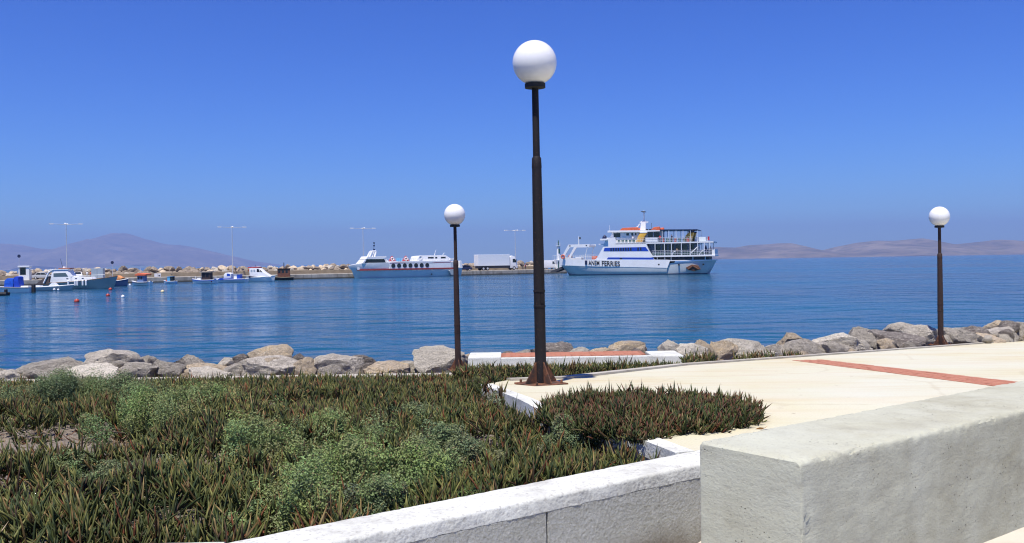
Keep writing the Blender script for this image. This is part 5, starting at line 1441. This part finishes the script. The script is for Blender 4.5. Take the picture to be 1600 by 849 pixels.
    for x0, x1 in ((925, 965), (975, 1022)): MB().box(X(x0), X(x1), -3.43, -3.402, Z(360), Z(312)).build('window', M_GLASS, t)
    # orange rafts
    for x0, x1 in ((685, 848), (952, 1030)):
        MB().prism(P([(x0, 290), (x0+25, 268), (x1-6, 264), (x1, 292)]), -4.1, -2.9).build('life_raft', M_ORANGE, t, True, .08)
        MB().prism(P([(x0, 290), (x0+25, 268), (x1-6, 264), (x1, 292)]), 2.9, 4.1).build('life_raft', M_ORANGE, t, True, .08)
    # mast
    m = MB().tube((X(874), 0, Z(292)), (X(874), 0, Z(112)), .24, .13, 8).build('mast', M_WSTEEL, t)
    MB().box(X(838), X(910), -.25, .25, Z(220), Z(212)).build('crosstree', M_WSTEEL, t)
    MB().box(X(855), X(886), -1.4, 1.4, Z(126), Z(121)).build('masthead_light', M_DKGREY, t)
    MB().prism(P([(842, 290), (850, 205), (890, 205), (888, 290)]), -.5, .5).build('mast_house', M_WSTEEL, t)
    MB().path([(X(874), 0, Z(215)), (X(760), 0, Z(288))], .06).build('stay', M_WSTEEL, t)
    MB().tube((X(812), 0, Z(270)), (X(835), 0, Z(230)), .12).build('searchlight_arm', M_WSTEEL, t)
    for xx in (902, 930): MB().tube((X(xx), -.8, Z(296)), (X(xx), -.8, Z(280)), .3, .3, 8).build('vent_cowl', M_BLK, t)
    MB().tube((X(947), -2, Z(292)), (X(947), -2, Z(228)), .04).build('antenna', M_DKGREY, t)
    MB().tube((X(595), -3, Z(288)), (X(595), -3, Z(240)), .04).build('antenna', M_WSTEEL, t)
    # bridge wing
    MB().box(X(528), X(592), -HB-.6, -HB+1.2, Z(374), Z(360)).build('bridge_wing', M_WPAINT, t)
    MB().lathe([(.6, 0), (.5, .5), (.05, .95)], 10, (X(562), -HB+.2, Z(360)+.003)).build('compass_cover', M_NAVY, t)
    MB().box(X(512), X(560), -HB-.1, -HB+.5, Z(412), Z(404)).build('floodlight_bracket', M_WSTEEL, t)
    # funnels
    for poly_, y in (([(826, 398), (845, 345), (862, 318), (920, 318), (900, 345), (880, 398)], -3.9), ([(1222, 398), (1238, 345), (1262, 322), (1305, 322), (1285, 398)], -2.6)):
        for s in (1, -1):
            f = MB().prism(P(poly_), s*y-.55, s*y+.55).build('funnel', M_YEL, t, True, .08)
            xa = poly_[2][0]; xb_ = poly_[3][0] if len(poly_) == 5 else poly_[3][0]
            MB().box(X(xa-2), X(xb_+3), s*y-.6, s*y+.6, Z(poly_[2][1]-1), Z(poly_[2][1]-12)).build('funnel_top', M_WPAINT if len(poly_) > 5 else M_NAVY, f)
    # decks aft
    MB().box(X(655), X(1470), -HB-.02, HB+.02, Z(413), Z(402)).build('upper_deck', M_WSTEEL, t)
    MB().box(X(960), X(1482), -HB-.1, HB+.1, Z(529), Z(516)).build('middle_deck', M_WPAINT, t)
    MB().box(X(1000), X(1430), -HB+1.0, HB-1.0, Z(560), Z(530)).build('under_deck_shade', M_DKGREY, t)  # dark block painted as the shade in the gaps below the deck
    MB().prismz([(X(1092), -HB+.0), (X(1440), -HB+.5), (X(1478), -HB+1.3), (X(1478), HB-1.3), (X(1440), HB-.5), (X(1092), HB)], Z(566), Z(558)).build('stern_deck', M_WPAINT, t)
    ih = MB().box(X(930), X(1330), -HB+1.5, HB-1.5, Z(515), Z(414)).build('passenger_saloon', mat('saloon_wall', (.06, .08, .13), .3), t)
    for i in range(6): MB().box(X(985+i*56), X(1028+i*56), -HB+1.47, -HB+1.498, Z(480), Z(424)).build('window', M_GLASS, ih)
    MB().box(X(935), X(1460), -HB+1.2, -HB+1.45, Z(512), Z(490)).build('seat_row', M_GREENDK, t)
    pm = None
    for xx in (990, 1068, 1126, 1208, 1280, 1342, 1395, 1440):
        for sy in (-1, 1):
            if pm is None: pm = MB().box(-.07, .07, -.07, .07, 0, Z(413)-Z(516)-.002).build('deck_post', M_WSTEEL, t); o = pm
            else: o = link_mesh('deck_post', pm.data, t)
            o.location = (X(xx), sy*(HB-.06), Z(516)+.001)
    pm = None
    for xx in (1005, 1068, 1120, 1300, 1400):
        for sy in (-1, 1):
            if pm is None: pm = MB().box(-.09, .09, -.07, .07, 0, Z(529)-Z(558)-.002).build('lower_post', M_WSTEEL, t); o = pm
            else: o = link_mesh('lower_post', pm.data, t)
            o.location = (X(xx), sy*(HB-.5), Z(558)+.001)
    def rail(x0, x1, ya, yb, y, name='railing', step=14, stern=False):
        r = MB(); x = x0
        while x <= x1:
            r.tube((X(x), y, Z(yb)), (X(x), y, Z(ya)), .025, .025, 4); x += step
        for f_ in (0, .33, .66): v = ya+(yb-ya)*f_; r.tube((X(x0), y, Z(v)), (X(x1), y, Z(v)), .035, .035, 4)
        r.build(name, M_WSTEEL, t)
    for sy in (-1, 1):
        rail(965, 1478, 474, 516, sy*(HB+.05)); rail(660, 1300, 360, 402, sy*(HB-.05))
        MB().path([(X(1128), sy*HB, Z(529)), (X(1140), sy*HB, Z(490)), (X(1160), sy*HB, Z(480))], .09).build('gangway_frame', M_WSTEEL, t)
        MB().path([(X(1350), sy*HB, Z(520)), (X(1375), sy*HB, Z(485)), (X(1400), sy*HB, Z(474))], .09).build('gangway_frame', M_WSTEEL, t)
    MB().path([(X(1278), -HB+.4, Z(505)), (X(1370), -HB+.4, Z(420))], .13).build('stair', M_WSTEEL, t)
    MB().box(X(1455), X(1478), -HB+.6, HB-.6, Z(516), Z(470)).build('stern_rail', M_WSTEEL, t)
    MB().box(X(910), X(1012), -HB+.06, -HB+.1, Z(398), Z(358)).build('rail_panel', M_WPAINT, t)
    MB().box(X(1310), X(1400), -2.5, 2.5, Z(400), Z(362)).build('aft_locker', mat('pale_locker', (.55, .62, .66), .5), t, bevel=.05)
    # canopy on the upper deck
    MB().prism(P([(1030, 290), (1340, 296), (1340, 303), (1030, 298)]), -HB+.2, HB-.2).build('canopy', M_NAVY, t)
    pm = None
    for xx in (1050, 1105, 1165, 1222, 1282, 1338):
        for sy in (-1, 1):
            if pm is None: pm = MB().box(-.05, .05, -.05, .05, 0, Z(299)-Z(402)).build('canopy_post', M_WSTEEL, t); o = pm
            else: o = link_mesh('canopy_post', pm.data, t)
            o.location = (X(xx), sy*(HB-.3), Z(402)+.001)
    for i in range(7): MB().box(X(1045+i*34), X(1064+i*34), -HB+.9, -HB+1.4, Z(400), Z(368)).build('deck_seat', M_GREENDK if i % 3 else M_MAROON, t)
    for i in range(5): MB().box(X(672+i*32), X(690+i*32), -HB+.5, -HB+1.0, Z(400), Z(372)).build('deck_seat', M_GREENDK, t)
    MB().tube((X(1405), 0, Z(402)), (X(1412), 0, Z(352)), .05).build('flagstaff', M_WSTEEL, t)
    MB().add([(X(1408), 0, Z(356)), (X(1412), -.25, Z(356)), (X(1422), .1, Z(358)), (X(1422), .1, Z(392)), (X(1412), -.25, Z(388)), (X(1408), 0, Z(388)),
              (X(1408), .03, Z(356)), (X(1412), -.22, Z(356)), (X(1422), .13, Z(358)), (X(1422), .13, Z(392)), (X(1412), -.22, Z(388)), (X(1408), .03, Z(388))],
             [(0,1,4,5),(1,2,3,4),(11,10,7,6),(10,9,8,7),(0,6,7,1),(1,7,8,2),(2,8,9,3),(3,9,10,4),(4,10,11,5),(5,11,6,0)]).build('flag', M_RED, t)
    for xx, h in ((1405, 1.9), (1440, 1.7)): MB().lathe([(.42, 0), (.38, .6), (.06, h)], 8, (X(xx), -HB+.9, Z(500))).build('folded_parasol', M_NAVY, t)
    # stern anchor, scuppers
    an = MB().prism(P([(1240, 625), (1290, 598), (1340, 606), (1362, 640), (1310, 655), (1262, 645)]), -4.75, -4.15).build('anchor_recess', M_RUST, t, True, .08)
    MB().path([(X(1262), -4.85, Z(640)), (X(1300), -4.85, Z(612)), (X(1345), -4.85, Z(640))], .18).build('anchor', M_RUST, t)
    for xx, yv in ((1020, 594), (1185, 598), (1385, 598)): MB().disc((X(xx), Z(yv)), .2, -HB-.09, -HB+.5, 10).build('scupper', M_BLK, t)
    # bow gallows
    for sy in (-1, 1):
        y = sy*3.6
        MB().prism(P([(172, 520), (192, 520), (250, 428), (418, 428), (426, 404), (236, 404)]), y-.16, y+.16).build('gallows', M_WSTEEL, t)
        for xx in (250, 395): MB().disc((X(xx), Z(416)), .17, y-.18, y+.18, 10).build('sheave', M_BLK, t)
        MB().path([(X(405), y, Z(428)), (X(385), y, Z(500)), (X(385), y, Z(588))], .08).build('gallows_strut', M_WSTEEL, t)
        MB().ring((X(187), sy*3.95, Z(512)), .42, .13, 'y').build('life_ring', M_ORANGE, t)
        rail(265, 480, 500, 540, sy*4.2, step=18)
    MB().box(X(380), X(420), -3.4, 3.4, Z(424), Z(408)).build('gallows_beam', M_WSTEEL, t)
    MB().tube((X(327), -3.6, Z(404)), (X(327), -3.6, Z(332)), .16, .1).build('bow_mast', M_WSTEEL, t)
    MB().box(X(333), X(345), -3.7, -3.5, Z(358), Z(340)).build('bow_light', M_DKGREY, t)
    MB().box(X(275), X(330), -1.5, 1.5, Z(588), Z(520)).build('deck_winch', M_WSTEEL, t, bevel=.1)
    MB().box(X(430), X(470), -2.5, -1, Z(588), Z(510)).build('deck_crate', M_ORANGE, t, bevel=.05)
    # lowered bow ramp, shade of its underside painted as near-black steel
    MB().prism(P([(60, 648), (64, 640), (190, 590), (225, 600), (100, 650)]), -2.4, 2.4).build('bow_ramp', mat('shaded_ramp_steel', (.05, .05, .055), .7), t)
    for sy in (-1, 1):
        r = MB()
        for i in range(7): xx = 84+i*14; r.tube((X(xx), sy*2.4, Z(640-(xx-64)*.39)), (X(xx), sy*2.4, Z(500)), .035, .035, 4)
        r.tube((X(84), sy*2.4, Z(500)), (X(168), sy*2.4, Z(500)), .05, .05, 4); r.build('ramp_railing', M_WSTEEL, t)
    return t, X, Z, HB
FT, FX, FZ, FHB = ferry()
bpy.context.view_layer.update()
def on_ferry(xz, y, yz): return FT.matrix_world @ Vector((FX(xz), y, FZ(yz)))
person(on_ferry(1128, -FHB+.5, 402)+Vector((0,0,.01)), 'passenger in dark top under the ferry upper deck canopy', M_NAVY, M_DKGREY, R(30), group='passengers on the ferry')
person(on_ferry(1030, -FHB+.5, 402)+Vector((0,0,.01)), 'passenger in red top at the ferry upper deck rail', M_RED, M_NAVY, R(-20), group='passengers on the ferry')
person(on_ferry(800, -FHB+.6, 402)+Vector((0,0,.01)), 'passenger in white top beside the front yellow funnel', M_WPAINT, M_NAVY, R(10), group='passengers on the ferry')
person(on_ferry(1170, -FHB+.5, 516)+Vector((0,0,.01)), 'passenger in pale top on the ferry middle deck', M_TAN, M_NAVY, R(0), group='passengers on the ferry')

# ------------------------------------------------------------------ haze (air between here and the far hills)
hz = MB().box(-23000, 23000, -2000, 23000, -9, 810)
hv = bpy.data.materials.new('haze_air'); hv.use_nodes = True
hn = hv.node_tree.nodes; hl_ = hv.node_tree.links; hn.remove(hn['Principled BSDF'])
pvn = hn.new('ShaderNodeVolumePrincipled'); pvn.inputs['Color'].default_value = (.42, .585, 1, 1); pvn.inputs['Density'].default_value = 9e-5
pvn.inputs['Anisotropy'].default_value = 0.12
hl_.new(pvn.outputs[0], hn['Material Output'].inputs['Volume'])
ho = hz.build('haze', hv); tag(ho, kind='stuff')
